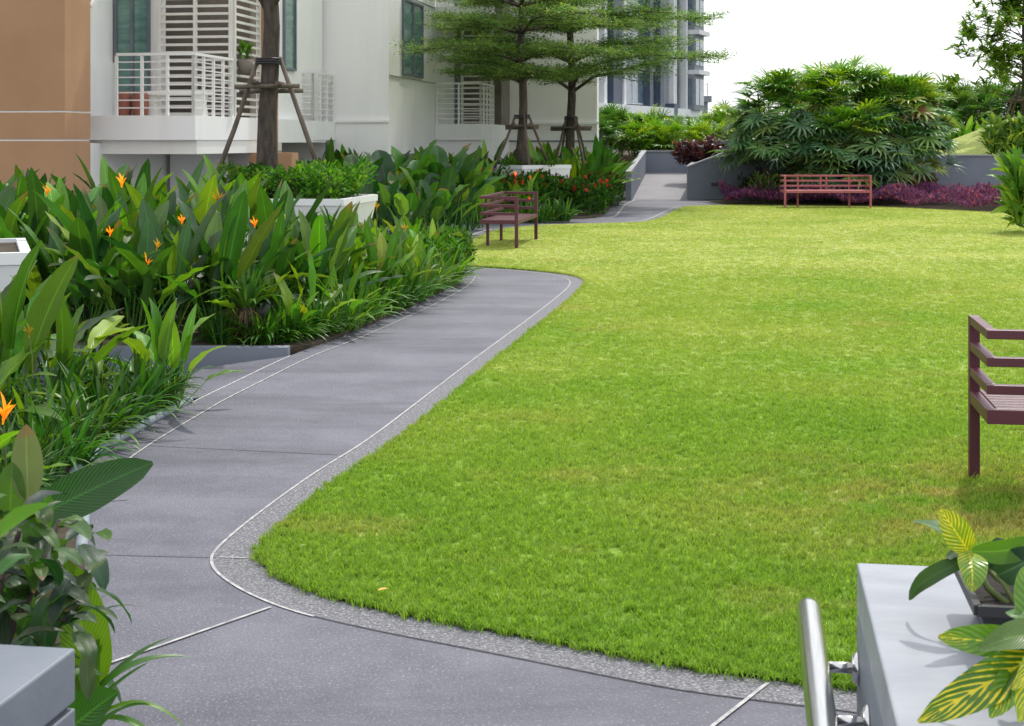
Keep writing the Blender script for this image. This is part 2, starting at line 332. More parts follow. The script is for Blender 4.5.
def to_mesh(name, V, Fc, U, mat, rnd=None, smooth=True):
    me = bpy.data.meshes.new(name); nv, nf = len(V), len(Fc)
    me.vertices.add(nv); me.vertices.foreach_set('co', np.ascontiguousarray(V, dtype=np.float32).ravel())
    me.loops.add(nf * 4); me.loops.foreach_set('vertex_index', np.ascontiguousarray(Fc, dtype=np.int32).ravel())
    me.polygons.add(nf); me.polygons.foreach_set('loop_start', np.arange(0, nf * 4, 4, dtype=np.int32))
    try: me.polygons.foreach_set('loop_total', np.full(nf, 4, dtype=np.int32))
    except Exception: pass
    me.polygons.foreach_set('use_smooth', np.full(nf, smooth))
    me.update(calc_edges=True)
    ul = me.uv_layers.new(name='UVMap'); ul.data.foreach_set('uv', np.ascontiguousarray(U[Fc.ravel()], dtype=np.float32).ravel())
    if rnd is not None:
        a = me.attributes.new('rnd', 'FLOAT', 'POINT'); a.data.foreach_set('value', np.ascontiguousarray(rnd, dtype=np.float32))
    me.materials.append(mat); return me
def rot_zyx(az, tilt, roll=None):
    """columns: leaf x outwards at azimuth az, tilted down by tilt, rolled about its own axis"""
    n = len(az); roll = np.zeros(n) if roll is None else roll
    ca, sa = np.cos(az), np.sin(az); ct, st = np.cos(tilt), np.sin(tilt); cr, sr = np.cos(roll), np.sin(roll)
    Z = np.zeros((n, 3, 3)); Y = Z.copy(); X = Z.copy()
    Z[:, 0, 0] = ca; Z[:, 0, 1] = -sa; Z[:, 1, 0] = sa; Z[:, 1, 1] = ca; Z[:, 2, 2] = 1
    Y[:, 0, 0] = ct; Y[:, 0, 2] = st; Y[:, 2, 0] = -st; Y[:, 2, 2] = ct; Y[:, 1, 1] = 1
    X[:, 0, 0] = 1; X[:, 1, 1] = cr; X[:, 1, 2] = -sr; X[:, 2, 1] = sr; X[:, 2, 2] = cr
    return Z @ Y @ X
def scatter(temps, which, R, T, sc, rnd):
    Vs = []; Fs = []; Us = []; Rs = []; b = 0
    for k, (v, f, u) in enumerate(temps):
        ix = np.where(which == k)[0]
        if len(ix) == 0: continue
        X = np.einsum('nij,vj->nvi', R[ix], v) * sc[ix][:, None, None] + T[ix][:, None, :]
        Vs.append(X.reshape(-1, 3)); n = len(v)
        Fs.append((f[None] + (np.arange(len(ix)) * n)[:, None, None]).reshape(-1, 4) + b); b += len(ix) * n
        Us.append(np.tile(u, (len(ix), 1))); Rs.append(np.repeat(rnd[ix], n))
    return np.concatenate(Vs), np.concatenate(Fs), np.concatenate(Us), np.concatenate(Rs)

# heliconia leaves: petiole and paddle blade in one piece, seven leans
HELI = []
for k in range(24):
    r = np.random.default_rng(100 + k)
    lean = [0.05, 0.12, 0.22, 0.34, 0.48, 0.65, 0.85, 1.05][k % 8]
    hs = r.uniform(0.38, 0.55); L = r.uniform(0.55, 0.72); Wd = r.uniform(0.125, 0.195)
    pts = [(math.sin(lean * 0.6) * hs * q, 0, math.cos(lean * 0.6) * hs * q) for q in (0, 0.5, 1)]
    parts = [stemtube(pts, 0.011, 0.006), blade(L, Wd, lean, lean + r.uniform(0.15, 0.95), n=9, m=5, start=pts[-1], fold=r.uniform(0.15, 0.5), ripple=r.uniform(0.08, 0.3), prof=(0.42, 0.7), seed=k)]
    HELI.append(to_mesh('heliconia_leaf', *merge(parts), LEAF))
BROAD = []                                               # large oval leaves (behind the white planter)
for k in range(6):
    r = np.random.default_rng(200 + k); lean = [0.05, 0.2, 0.35, 0.5, 0.7, 0.1][k]
    hs = r.uniform(0.5, 0.75)
    pts = [(math.sin(lean * 0.6) * hs * q, 0, math.cos(lean * 0.6) * hs * q) for q in (0, 0.5, 1)]
    BROAD.append(to_mesh('broad_leaf', *merge([stemtube(pts, 0.016, 0.009), blade(r.uniform(0.55, 0.7), r.uniform(0.3, 0.38), lean, lean + 0.5, n=9, m=7, start=pts[-1], fold=0.3, ripple=0.12, prof=(0.42, 0.5), seed=k + 9)]), LEAF))
STRAPS = [blade(0.55, 0.028, a, b, n=7, m=3, fold=0.5, prof=(0.15, 0.5), seed=k, bendp=1.2) for k, (a, b) in enumerate(((0.1, 0.9), (0.3, 1.6), (0.5, 2.1), (0.7, 2.3), (0.15, 0.5)))]
MIDSTRAPS = [blade(0.5, 0.042, a, b, n=7, m=3, fold=0.45, prof=(0.2, 0.6), seed=k, bendp=1.2) for k, (a, b) in enumerate(((0.1, 0.8), (0.3, 1.5), (0.5, 2.0), (0.7, 2.2), (0.15, 0.5)))]
WIDESTRAPS = [blade(0.6, 0.06, a, b, n=7, m=3, fold=0.45, prof=(0.25, 0.6), seed=k, bendp=1.3) for k, (a, b) in enumerate(((0.05, 0.5), (0.25, 1.2), (0.45, 1.7), (0.6, 2.0), (0.1, 0.3)))]
OVALS = [blade(1.0, 0.42, 1.2, 1.2 + b, n=4, m=3, fold=0.3, prof=(0.5, 0.6), seed=k) for k, b in enumerate((0.3, 0.6, 0.1))]
TINY = [blade(1.0, 0.5, 1.4, 1.7, n=2, m=2, fold=0.0, prof=(0.4, 0.4))]
LANCE = [blade(1.0, 0.24, 0.9, 0.9 + b, n=5, m=3, fold=0.35, prof=(0.5, 0.7), seed=k) for k, b in enumerate((0.4, 0.9, 0.1))]

HCOL = [(0.020, 0.070, 0.014), (0.032, 0.100, 0.015), (0.055, 0.150, 0.016), (0.095, 0.215, 0.018), (0.125, 0.265, 0.02)]
def jit(c, a=0.18):
    return tuple(max(0.002, x * (1 + random.uniform(-a, a))) for x in c)
def heliconia(loc, label, group, n=9, sc=1.0, light=0.3, name='heliconia_plant', meshes=None, spread=0.05, lean=(0, 1), cat='plant'):
    e = empty(name, loc); tag(e, label, cat, group)
    meshes = meshes or HELI
    for k in range(n):
        az = k * 2.399 + random.uniform(-0.5, 0.5)
        m = random.choice(meshes); s = sc * random.uniform(0.72, 1.12)
        q = random.random()
        c = HCOL[4] if q < light * 0.25 else HCOL[3] if q < light * 0.7 else HCOL[2] if q < light + 0.15 else random.choice(HCOL[:2])
        rr = spread * math.sqrt(random.random())
        inst('leaf', m, e, (math.cos(az) * rr * sc, math.sin(az) * rr * sc, random.uniform(-0.03, 0)), (random.uniform(-0.2, 0.2), random.uniform(-0.15, 0.3), az), s, jit(c))
    return e
def clump(name, loc, label, group, temps, n, sc, color, mat=STRAP, cat='plant', spread=0.06, tilt=(-0.1, 0.25), kind=None):
    az = rng.uniform(0, 2 * np.pi, n); R = rot_zyx(az, rng.uniform(tilt[0], tilt[1], n))
    rr = spread * np.sqrt(rng.uniform(0, 1, n)); T = np.stack([np.cos(az) * rr, np.sin(az) * rr, np.zeros(n) - 0.01], 1)
    V, Fc, U, r = scatter(temps, rng.integers(0, len(temps), n), R, T, sc * rng.uniform(0.6, 1.15, n), rng.uniform(0, 1, n))
    o = inst(name, to_mesh(name, V, Fc, U, mat, r), None, loc, (0, 0, 0), 1.0, color)
    return tag(o, label, cat, group, kind)
def cloud_points(n, rx, ry, h, lumps=9, fill=0.45, flat=0.25):
    """points in a lumpy mound standing on z = 0"""
    cen = np.stack([rng.uniform(-0.62, 0.62, lumps) * rx, rng.uniform(-0.62, 0.62, lumps) * ry, rng.uniform(0.3, 0.68, lumps) * h], 1)
    rad = rng.uniform(0.30, 0.5, lumps)
    w = rng.integers(0, lumps, n); d = rng.normal(size=(n, 3)); d /= np.linalg.norm(d, axis=1)[:, None]
    q = rng.uniform(fill, 1.0, n) ** 0.5
    P = cen[w] + d * (q * rad[w])[:, None] * np.array([rx, ry, h * 0.9])
    P[:, 2] = np.clip(P[:, 2], 0.02, None)
    return P, d
def shrub(name, loc, rx, ry, h, n, size, color, label, group=None, temps=OVALS, cat='shrub', mat=SMALL, stems=5, blossoms=0, blossom_mesh=None, lumps=9, rz=0.0, bcol=(0.4, 0.03, 0.03)):
    e = empty(name, loc, rz); tag(e, label, cat, group)
    P, d = cloud_points(n, rx, ry, h, lumps)
    az = np.arctan2(d[:, 1], d[:, 0]) + rng.normal(0, 0.7, n); R = rot_zyx(az, rng.normal(-0.35, 0.45, n), rng.normal(0, 0.5, n))
    V, Fc, U, r = scatter(temps, rng.integers(0, len(temps), n), R, P, size * rng.uniform(0.6, 1.2, n), rng.uniform(0, 1, n))
    inst('foliage', to_mesh('foliage', V, Fc, U, mat, r), e, color=color)
    for k in range(stems):
        a = random.uniform(0, 6.28); q = random.uniform(0.1, 0.5)
        MB().tube([(math.cos(a) * rx * q * 0.3, math.sin(a) * ry * q * 0.3, -0.02), (math.cos(a) * rx * q * 0.7, math.sin(a) * ry * q * 0.7, h * 0.4), (math.cos(a) * rx * q, math.sin(a) * ry * q, h * 0.75)], [0.014, 0.01, 0.006], 5).build('stem', STEM, e)
    for k in range(blossoms):
        i = random.randrange(n)
        for _ in range(6):
            j = random.randrange(n)
            if P[j, 2] - P[j, 1] * 0.3 > P[i, 2] - P[i, 1] * 0.3: i = j
        inst('blossom', blossom_mesh, e, tuple(P[i] + d[i] * 0.04), (random.uniform(-0.4, 0.4), random.uniform(-0.4, 0.4), random.uniform(0, 6)), random.uniform(0.7, 1.2), jit(bcol))
    return e

# ------------------------------------------------------------------ ground, paths, lawn, beds
def struct(o): o['kind'] = 'structure'; return o
struct(MB().sheet([(-1500, -200), (1500, -200), (1500, 2500), (-1500, 2500)], -0.75).build('ground', ASPHALT))

inner = [gr(*p) for p in ((85, 467), (180, 409), (232, 383), (290, 355.8), (338, 338), (386, 318), (422, 302), (452, 286), (461, 276))]     # planted side of the near path
near_left = [(-1.0, 0.4), (-1.05, 3.2), (-1.12, 4.0), (-1.38, 4.8), (-1.62, 5.7), (-1.86, 6.6)]
A = smooth_line(near_left + inner + [(-0.75, 18.3), (-1.3, 19.3), (-3.0, 19.9), (-8, 20.3)], 5)
path = [(p[0], p[1]) for p in A] + [(-8, 23), (6, 23), (6, 0.4)]
path_o = struct(MB().sheet(path, 0.0).build('path', PAVE))
far_path = struct(MB().sheet([(-8, 23), (6, 23), (8, 36), (8, 40.2), (3.4, 40.2), (-8, 40.2)], 0.001).build('path_to_ramp', PAVE))

edge_px = [(1290, 756), (1100, 726), (858, 691), (800, 684), (700, 671.5), (600, 653), (500, 634), (420, 619), (350, 604), (308, 591), (275, 575), (259, 560), (266, 545), (300, 514), (350, 475), (400, 441), (450, 400), (500, 358), (550, 318), (577, 295), (586, 284), (580, 278), (560, 274), (520, 270), (465, 266.5)]
edge_near = smooth_line([gr(*p) for p in edge_px], 6)
edge_left = [(-1.6, 19.4), (-1.6, 21.2)]
edge_far = smooth_line([gr(*p) for p in ((452, 254), (461, 248), (480, 236.6), (502, 229.5), (542, 225.5), (600, 223.8), (640, 222.4), (658, 219), (668, 214.5), (678, 209.5), (690, 206.5), (735, 205.2))], 5)
lawn_poly = edge_near + edge_left + edge_far + [(5.6, 36.75), (7.5, 36.3), (8.6, 36.0), (9.3, 35.2), (10.1, 34.0), (10.9, 32.8), (13.5, 30.0), (18, 27), (18, 4.0)]
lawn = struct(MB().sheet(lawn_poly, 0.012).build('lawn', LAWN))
bn = [p for p in edge_near]
band = MB()
bi = offset(bn, 0.0); bo = offset(bn, 0.17); bl = offset(bn, 0.183); bm_ = offset(bn, 0.171)
side = 1 if np.mean([abs(p[0] - 1) for p in bo]) > np.mean([abs(p[0] - 1) for p in bi]) else -1
bo = offset(bn, 0.17 * side); bl1 = offset(bn, 0.171 * side); bl2 = offset(bn, 0.183 * side); bj = offset(bn, 0.179 * side)
bi = offset(bn, -0.04 * side)
kb = struct(band.strip(bi, bo, 0.0018).build('kerb_band', BAND))
i0 = next(i for i, p in enumerate(bn) if i > 20 and p[1] > 5.15 and p[0] < 0)          # the inlaid line is white along the bend and beyond, a dark gap along the front
MB().strip(bl1[i0:], bl2[i0:], 0.0036).build('inlaid_line', LINE, kb)
MB().strip(bl1[:i0 + 1], offset(bn, 0.1765 * side)[:i0 + 1], 0.0036).build('gap_joint', JOINT, kb)
fo = offset(edge_far, 0.17 * 1); sf = 1 if np.mean([p[1] for p in fo]) > np.mean([p[1] for p in edge_far]) else -1
kb2 = struct(MB().strip(offset(edge_far, -0.05 * sf), offset(edge_far, 0.17 * sf), 0.003).build('kerb_band_far', BAND))
MB().strip(offset(edge_far, 0.17 * sf), offset(edge_far, 0.205 * sf), 0.0045).build('inlaid_line', LINE, kb2)
def ground_line(p, q, w, mat, name, z=0.004, parent=None):
    a = np.array(gr(*p)); b = np.array(gr(*q)); d = (b - a) / np.linalg.norm(b - a); n = np.array([-d[1], d[0]]) * w / 2
    return MB().sheet([a - n, b - n, b + n, a + n], z).build(name, mat, parent)
ground_line((271, 608), (96, 669), 0.012, LINE, 'joint_line', 0.0052, path_o)
ground_line((768, 684), (690, 745), 0.012, LINE, 'joint_line', 0.0052, path_o)
ground_line((100, 555), (217, 558), 0.006, JOINT, 'joint_line', 0.0025, path_o)
ground_line((219, 558), (258, 559.5), 0.007, LINE, 'joint_line', 0.0052, path_o)
ground_line((150, 446), (338, 455), 0.007, JOINT, 'joint_line', 0.0025, path_o)
Ai = smooth_line(near_left[-1:] + inner, 5)
sl_ = 1 if np.mean([p[0] for p in offset(Ai, 0.17)]) > np.mean([p[0] for p in Ai]) else -1
MB().strip(offset(Ai, 0.003 * sl_), offset(Ai, 0.165 * sl_), 0.0018).build('edge_band', PAVE, path_o)
MB().strip(offset(Ai, 0.165 * sl_)[5:], offset(Ai, 0.177 * sl_)[5:], 0.0036).build('inlaid_line', LINE, path_o)
q0 = next(i for i, p in enumerate(Ai) if p[1] > 9.0); q1 = next(i for i, p in enumerate(Ai) if p[1] > 11.3)
MB().strip(offset(Ai[q0:q1], 0.0), offset(Ai[q0:q1], 0.013 * sl_), 0.0036).build('inlaid_line', LINE, path_o)

# side path that ramps down to the left between the two beds
spl = [p for p in A if 9.15 <= p[1] <= 11.25]
side_poly = [spl[-1], spl[0], (-4.5, 9.0), (-4.5, 11.3)]
struct(MB().sheet(side_poly, lambda x, y: min(0.0, (x + 1.66 - 0.19 * (y - 11.2)) * 0.145)).build('side_path', PAVE))
# beds
b1 = [p for p in A if p[1] < 9.2] + [(-2.25, 9.32), (-4.4, 9.32), (-7.5, 9.32), (-7.5, 0.4)]
bed1 = struct(MB().prism(b1, -0.7, 0.02).build('planting_bed', SOIL))
kl = [p for p in A if 5.6 < p[1] < 9.22] + [(-2.12, 9.33), (-2.4, 9.38), (-4.4, 9.38)]
KERBBLUE = surf('blue_grey_edging', (0.16, 0.20, 0.23), (0.26, 0.30, 0.33), scale=12, rough=0.6)
MB().tube([(p[0] - 0.02, p[1], 0.015) for p in kl], 0.026, 8).build('edging', KERBBLUE, bed1)
b2 = [(-7.5, 11.36)] + [(-1.7, 11.36)] + [p for p in A if p[1] > 11.4 and p[0] > -7.5] + [(-7.5, 20.2)]
bed2 = struct(MB().prism(b2, -0.7, 0.03).build('planting_bed', SOIL))
MB().box(-5.2, -1.68, 11.24, 11.36, -0.7, 0.045).build('low_wall', GREYWALL, bed2)
b3 = [gr(*p) for p in ((380, 227), (438, 225.5), (479, 221.5), (547, 219.5), (596, 217.8), (608, 211), (614, 205), (628, 198.5))]
b3 = smooth_line(b3, 4) + [(3.0, 40.0), (3.8, 45.9), (-9, 45.9), (-9, 26.5)]
bed3 = struct(MB().prism(b3, -0.2, 0.03).build('planting_bed', SOIL))
b3e = [gr(*p) for p in ((438, 225.5), (479, 221.5), (547, 219.5), (596, 217.8), (608, 211), (614, 205), (628, 198.5))]
b3e = smooth_line(b3e, 4); s3 = 1 if np.mean([p[1] for p in offset(b3e, 0.3)]) < np.mean([p[1] for p in b3e]) else -1
MB().strip(offset(b3e, 0.25 * s3), offset(b3e, 0.29 * s3), 0.006).build('inlaid_line', LINE, far_path)
struct(MB().prism([(-30, 20.2), (-7.5, 20.2), (-8.5, 48), (-30, 48)], -0.7, 0.01).build('building_apron', SOIL))
# bed below the palms and the far right
struct(MB().prism([(5.15, 38.8), (5.35, 37.0), (5.6, 36.75), (7.5, 36.3), (8.6, 36.0), (9.3, 35.2), (10.1, 34.0), (10.9, 32.8), (13.5, 30.0), (18, 27), (24, 27), (24, 40.4), (5.15, 40.4)], -0.2, 0.015).build('planting_bed_far', SOIL))

# ------------------------------------------------------------------ grass blades on the lawn (instanced tufts, one mass)
def in_poly(P, poly):
    x, y = P[:, 0], P[:, 1]; ins = np.zeros(len(P), bool); a = np.array(poly); b = np.roll(a, -1, 0)
    for (x0, y0), (x1, y1) in zip(a, b):
        c = ((y0 > y) != (y1 > y)) & (x < (x1 - x0) * (y - y0) / (y1 - y0 + 1e-12) + x0); ins ^= c
    return ins
def tuft(k, blades, h, wd, spread):
    r = np.random.default_rng(k); ps = []
    for i in range(blades):
        v, f, u = blade(h * r.uniform(0.6, 1.25), wd, r.uniform(0.0, 0.55), r.uniform(0.7, 1.9), n=3, m=2, fold=0, prof=(0.1, 0.5), seed=i)
        az = r.uniform(0, 6.283, 1); R = rot_zyx(az, np.zeros(1))[0]
        q = r.uniform(0, spread); a2 = r.uniform(0, 6.28)
        ps.append((v @ R.T + np.array([math.cos(a2) * q, math.sin(a2) * q, -0.004]), f, u))
    return to_mesh('tuft', *merge(ps), BLADE)
def grass(name, tuft_mesh, pts, scl, label):
    me = bpy.data.meshes.new(name); me.from_pydata([tuple(p) for p in pts], [], [])
    a = me.attributes.new('scl', 'FLOAT', 'POINT'); a.data.foreach_set('value', scl.astype(np.float32))
    z = me.attributes.new('rot', 'FLOAT_VECTOR', 'POINT'); rv = np.zeros((len(pts), 3), np.float32); rv[:, 2] = rng.uniform(0, 6.28, len(pts)); rv[:, :2] = rng.normal(0, 0.12, (len(pts), 2)); z.data.foreach_set('vector', rv.ravel())
    o = link(bpy.data.objects.new(name, me)); me.materials.append(BLADE)
    g = bpy.data.node_groups.new(name, 'GeometryNodeTree')
    g.interface.new_socket('Geometry', in_out='INPUT', socket_type='NodeSocketGeometry'); g.interface.new_socket('Geometry', in_out='OUTPUT', socket_type='NodeSocketGeometry')
    gi = g.nodes.new('NodeGroupInput'); go = g.nodes.new('NodeGroupOutput'); ip = g.nodes.new('GeometryNodeInstanceOnPoints')
    src = bpy.data.objects.new('grass_tuft_source', tuft_mesh)
    oi = g.nodes.new('GeometryNodeObjectInfo'); oi.inputs['Object'].default_value = src
    n1 = g.nodes.new('GeometryNodeInputNamedAttribute'); n1.data_type = 'FLOAT'; n1.inputs['Name'].default_value = 'scl'
    n2 = g.nodes.new('GeometryNodeInputNamedAttribute'); n2.data_type = 'FLOAT_VECTOR'; n2.inputs['Name'].default_value = 'rot'
    L = g.links.new
    L(gi.outputs[0], ip.inputs['Points']); L(oi.outputs['Geometry'], ip.inputs['Instance']); L(n2.outputs[0], ip.inputs['Rotation']); L(n1.outputs[0], ip.inputs['Scale']); L(ip.outputs[0], go.inputs[0])
    md = o.modifiers.new('tufts', 'NODES'); md.node_group = g
    return tag(o, label, 'grass', None, 'stuff')
def lawn_points(y0, y1, dens, margin, fade_in=None, fade_out=None):
    x0, x1 = -3.0, 0.36 * y1 + margin
    n = int((x1 - x0) * (y1 - y0) * dens); P = np.stack([rng.uniform(x0, x1, n), rng.uniform(y0, y1, n)], 1)
    P = P[(P[:, 0] < 0.345 * P[:, 1] + margin) & in_poly(P, lawn_poly)]
    k = np.ones(len(P))
    if fade_in: k *= np.clip((P[:, 1] - fade_in[0]) / (fade_in[1] - fade_in[0]), 0, 1)
    if fade_out: k *= np.clip((fade_out[1] - P[:, 1]) / (fade_out[1] - fade_out[0]), 0, 1)
    P = P[rng.uniform(0, 1, len(P)) < k]
    return np.concatenate([P, np.full((len(P), 1), 0.012)], 1)
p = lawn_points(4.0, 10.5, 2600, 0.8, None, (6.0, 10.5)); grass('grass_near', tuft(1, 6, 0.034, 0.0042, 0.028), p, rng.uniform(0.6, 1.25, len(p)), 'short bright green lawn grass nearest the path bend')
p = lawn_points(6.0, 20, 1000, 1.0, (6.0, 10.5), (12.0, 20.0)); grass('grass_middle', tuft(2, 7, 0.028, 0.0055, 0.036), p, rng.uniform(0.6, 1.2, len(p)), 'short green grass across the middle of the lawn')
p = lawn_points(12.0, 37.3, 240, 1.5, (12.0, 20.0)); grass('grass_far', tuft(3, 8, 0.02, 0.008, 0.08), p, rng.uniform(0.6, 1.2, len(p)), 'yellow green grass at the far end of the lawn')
# longer fringe along the path kerb
ee = np.array([q for q in edge_near if q[1] < 19.2]); n = 5200
seg = rng.integers(0, len(ee) - 1, n); tt = rng.uniform(0, 1, n)[:, None]; fp = ee[seg] * (1 - tt) + ee[seg + 1] * tt
fp = np.array([q for q in fp]); fp += rng.normal(0, 0.014, fp.shape)
seglen = np.linalg.norm(ee[seg + 1] - ee[seg], axis=1); keep = rng.uniform(0, seglen.max() * 0.5, n) < seglen
fp = np.concatenate([fp[keep], np.full((keep.sum(), 1), 0.01)], 1)
grass('grass_fringe', tuft(4, 6, 0.03, 0.0042, 0.02), fp, rng.uniform(0.6, 1.3, len(fp)), 'ragged grass fringe along the path kerb')
FALLEN = to_mesh('fallen_leaf', *blade(0.09, 0.04, 1.5, 1.7, n=4, m=3, fold=0.5), FLOWER)
for px, py, c in ((306, 547, (0.42, 0.36, 0.16)), (378, 592, (0.45, 0.36, 0.15)), (714, 538, (0.26, 0.13, 0.07)), (900, 377, (0.24, 0.12, 0.07))):
    x, y = gr(px, py, 0.04)
    o = inst('fallen_leaf', FALLEN, None, (x, y, 0.045), (random.uniform(-0.3, 0.3), random.uniform(-0.3, 0.3), random.uniform(0, 6)), random.uniform(0.3, 0.5), c)
    tag(o, 'small dry brown leaf fallen on the lawn', 'fallen leaf', 'dry leaves fallen on the lawn')

# ------------------------------------------------------------------ foreground walls, handrail
def gridwall(name, u0, u1, v0, v1, label, top=None):
    e = empty(name, gw((u0 + u1) / 2, (v0 + v1) / 2, 0), -GA); tag(e, label, 'planter wall')
    hu, hv = (u1 - u0) / 2, (v1 - v0) / 2
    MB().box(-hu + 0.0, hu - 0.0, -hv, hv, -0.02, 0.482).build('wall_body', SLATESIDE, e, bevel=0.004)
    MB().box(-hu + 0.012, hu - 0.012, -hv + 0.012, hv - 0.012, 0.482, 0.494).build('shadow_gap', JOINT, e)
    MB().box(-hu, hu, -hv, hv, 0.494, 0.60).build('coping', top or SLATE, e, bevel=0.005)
    return e
gridwall('planter_wall', 0.241, 3.2, 0.3, 3.635, 'smooth grey stone planter wall under the yellow veined pot plant')
gridwall('planter_wall', -2.6, -1.318, 0.3, 2.78, 'smooth grey stone wall end in front of the dark green shrub', SLATESIDE)  # darker stone on this coping paints in the shade of overhanging plants
struct(MB().add([gw(-1.35, 3.0, 0.006), gw(0.24, 3.0, 0.006), gw(0.24, -1.0, 0.34), gw(-1.35, -1.0, 0.34)], [(0, 1, 2, 3)]).build('ramp_near', PAVE))
hr = empty('handrail', gw(0.2, 3.0, 0.38)); hr.rotation_euler = (0, 0, -GA); tag(hr, 'polished stainless steel tube handrail beside the grey planter wall', 'handrail')
def L_(u, v, z): return (u - 0.2, v - 3.0, z - 0.38)
MB().tube([L_(0.141, v, 0.38) for v in (0.2, 1.0, 2.0, 3.0, 3.95, 3.975, 3.98)], [0.0325] * 5 + [0.031, 0.02], 24).build('rail', STEEL, hr)
for v in (3.57, 3.24, 2.0):
    b = MB().tube([L_(0.168, v, 0.372), L_(0.236, v, 0.372)], 0.013, 24).build('bracket', STEEL, hr)
    MB().tube([L_(0.225, v, 0.372), L_(0.234, v, 0.372), L_(0.2415, v, 0.372)], [0.026, 0.036, 0.038], 20).build('flange', STEEL, b)

# ------------------------------------------------------------------ benches
PALE_RED = surf('pale_red_painted_steel', (0.32, 0.08, 0.09), (0.39, 0.11, 0.12), scale=5, rough=0.45)  # paler red than the maroon of the other benches
def bench(loc, rz, label, MAROON=MAROON):
    e = empty('garden_bench', loc, rz); tag(e, label, 'bench', 'maroon metal garden benches round the lawn')
    Lh, yb, yf = 1.0, -0.55, 0.0                      # front posts at y = 0, backrest behind at yb; faces +y
    for x in (-1, 1):
        MB().box(x * Lh - 0.024, x * Lh + 0.024, -0.025, 0.025, 0, 0.762).build('front_post', MAROON, e, bevel=0.003)
        MB().box(x * 0.61 - 0.021, x * 0.61 + 0.021, yb + 0.03, yb + 0.072, 0, 0.355).build('leg', MAROON, e, bevel=0.003)
        for z in (0.742, 0.622, 0.502):
            MB().box(x * Lh - 0.022, x * Lh + 0.022, yb + 0.0485, -0.0255, z - 0.02, z + 0.02).build('arm_bar', MAROON, e, bevel=0.003)
        MB().box(x * Lh - 0.022, x * Lh + 0.022, yb + 0.0485, -0.0255, 0.355, 0.411).build('side_apron', MAROON, e, bevel=0.003)
    for z in (0.742, 0.622, 0.502):
        MB().box(-Lh - 0.022, Lh + 0.022, yb, yb + 0.048, z - 0.02, z + 0.02).build('back_rail', MAROON, e, bevel=0.003)
    for x in (-0.61, -0.075, 0.06, 0.6):
        MB().box(x - 0.018, x + 0.018, yb + 0.008, yb + 0.04, 0.416, 0.721).build('back_upright', MAROON, e, bevel=0.003)
    MB().box(-Lh - 0.022, Lh + 0.022, yb, yb + 0.048, 0.353, 0.415).build('rear_apron', MAROON, e, bevel=0.003)
    MB().box(-Lh + 0.025, Lh - 0.025, -0.022, 0.024, 0.353, 0.411).build('front_apron', MAROON, e, bevel=0.003)
    n = 7; w = 0.47 / n
    for k in range(n):
        y0 = yb + 0.054 + k * w
        MB().box(-Lh + 0.024, Lh - 0.024, y0, y0 + w - 0.012, 0.388, 0.414).build('seat_slat', MAROON, e, bevel=0.003)
    return e
def bench_at(fx, fy, rz, side, label, mat=MAROON):               # a front post at (fx, fy): side = -1 the post at local x = -1
    c, s = math.cos(rz), math.sin(rz); return bench((fx - side * c, fy - side * s, 0.012), rz, label, mat)
p = gr(974, 480); bench_at(p[0], p[1], -GA, -1, 'maroon slatted metal bench cut off by the right edge, its back turned')
p = gr(516.5, 249); bench_at(p[0], p[1], -math.pi / 2 - GA, 1, 'maroon slatted metal bench seen end-on beside the flower bed path')
p = gr(785, 208.5); bench_at(p[0], p[1], math.pi + 0.0, 1, 'pale red metal bench facing the lawn below the fan palms', PALE_RED)

# ------------------------------------------------------------------ far walls, ramp, mound
def gwall(name, poly, z0, z1, label, cat='wall', mat=GREYWALL, cap=True):
    cx = sum(p[0] for p in poly) / len(poly); cy = sum(p[1] for p in poly) / len(poly)
    e = empty(name, (cx, cy, z0)); tag(e, label, cat)
    zz = z1 if hasattr(z1, '__len__') else [z1] * len(poly)
    q = [(p[0] - cx, p[1] - cy) for p in poly]
    MB().prism(q, 0, [z - z0 for z in zz]).build('wall_body', mat, e)
    if cap:
        n = len(q); grow = [(a * (1 + 0.012 / max(0.3, abs(a))), b + (0.03 if b > 0 else -0.03)) for a, b in q]
        v = [(g[0], g[1], zz[i] - z0 + 0.003) for i, g in enumerate(grow)] + [(g[0], g[1], zz[i] - z0 + 0.045) for i, g in enumerate(grow)]
        MB().add(v, [tuple(range(n - 1, -1, -1)), tuple(range(n, 2 * n))] + [(i, (i + 1) % n, (i + 1) % n + n, i + n) for i in range(n)]).build('coping', CAP, e)
    return e
struct(MB().add([(3.15, 40.0, 0.006), (4.9, 40.0, 0.006), (5.9, 46.2, 0.62), (4.11, 46.2, 0.62)], [(0, 1, 2, 3)]).build('ramp', surf('ramp_concrete', (0.185, 0.178, 0.195), (0.235, 0.225, 0.245), scale=1.2, rough=0.7, bump=0.2, bscale=90)))
gwall('ramp_wall', [(3.0, 39.6), (3.15, 39.6), (4.12, 46.0), (3.97, 46.0)], -0.1, [0.72, 0.72, 1.24, 1.24], 'low blue grey wall along the left side of the ramp')
gwall('end_wall', [(3.9, 46.01), (6.4, 46.01), (6.4, 46.2), (3.9, 46.2)], 0.0, 1.235, 'low blue grey wall across the top of the ramp')
sw = gwall('sloped_wall', [(4.69, 40.02), (6.13, 40.02), (8.2, 40.02), (8.2, 40.24), (6.13, 40.24), (4.69, 40.24)], -0.05, [0.86, 1.40, 1.40, 1.40, 1.40, 0.86], 'grey wall with a sloping top at the right of the ramp')
for px, py in ((715, 184.5), (759, 169)):
    q = at(px, py, 40.0); MB().box(q.x - 0.1 - sw.location.x, q.x + 0.1 - sw.location.x, 39.985 - sw.location.y, 40.06 - sw.location.y, q.z - 0.045 + 0.05, q.z + 0.045 + 0.05).build('louvre_vent', BLACK, sw)
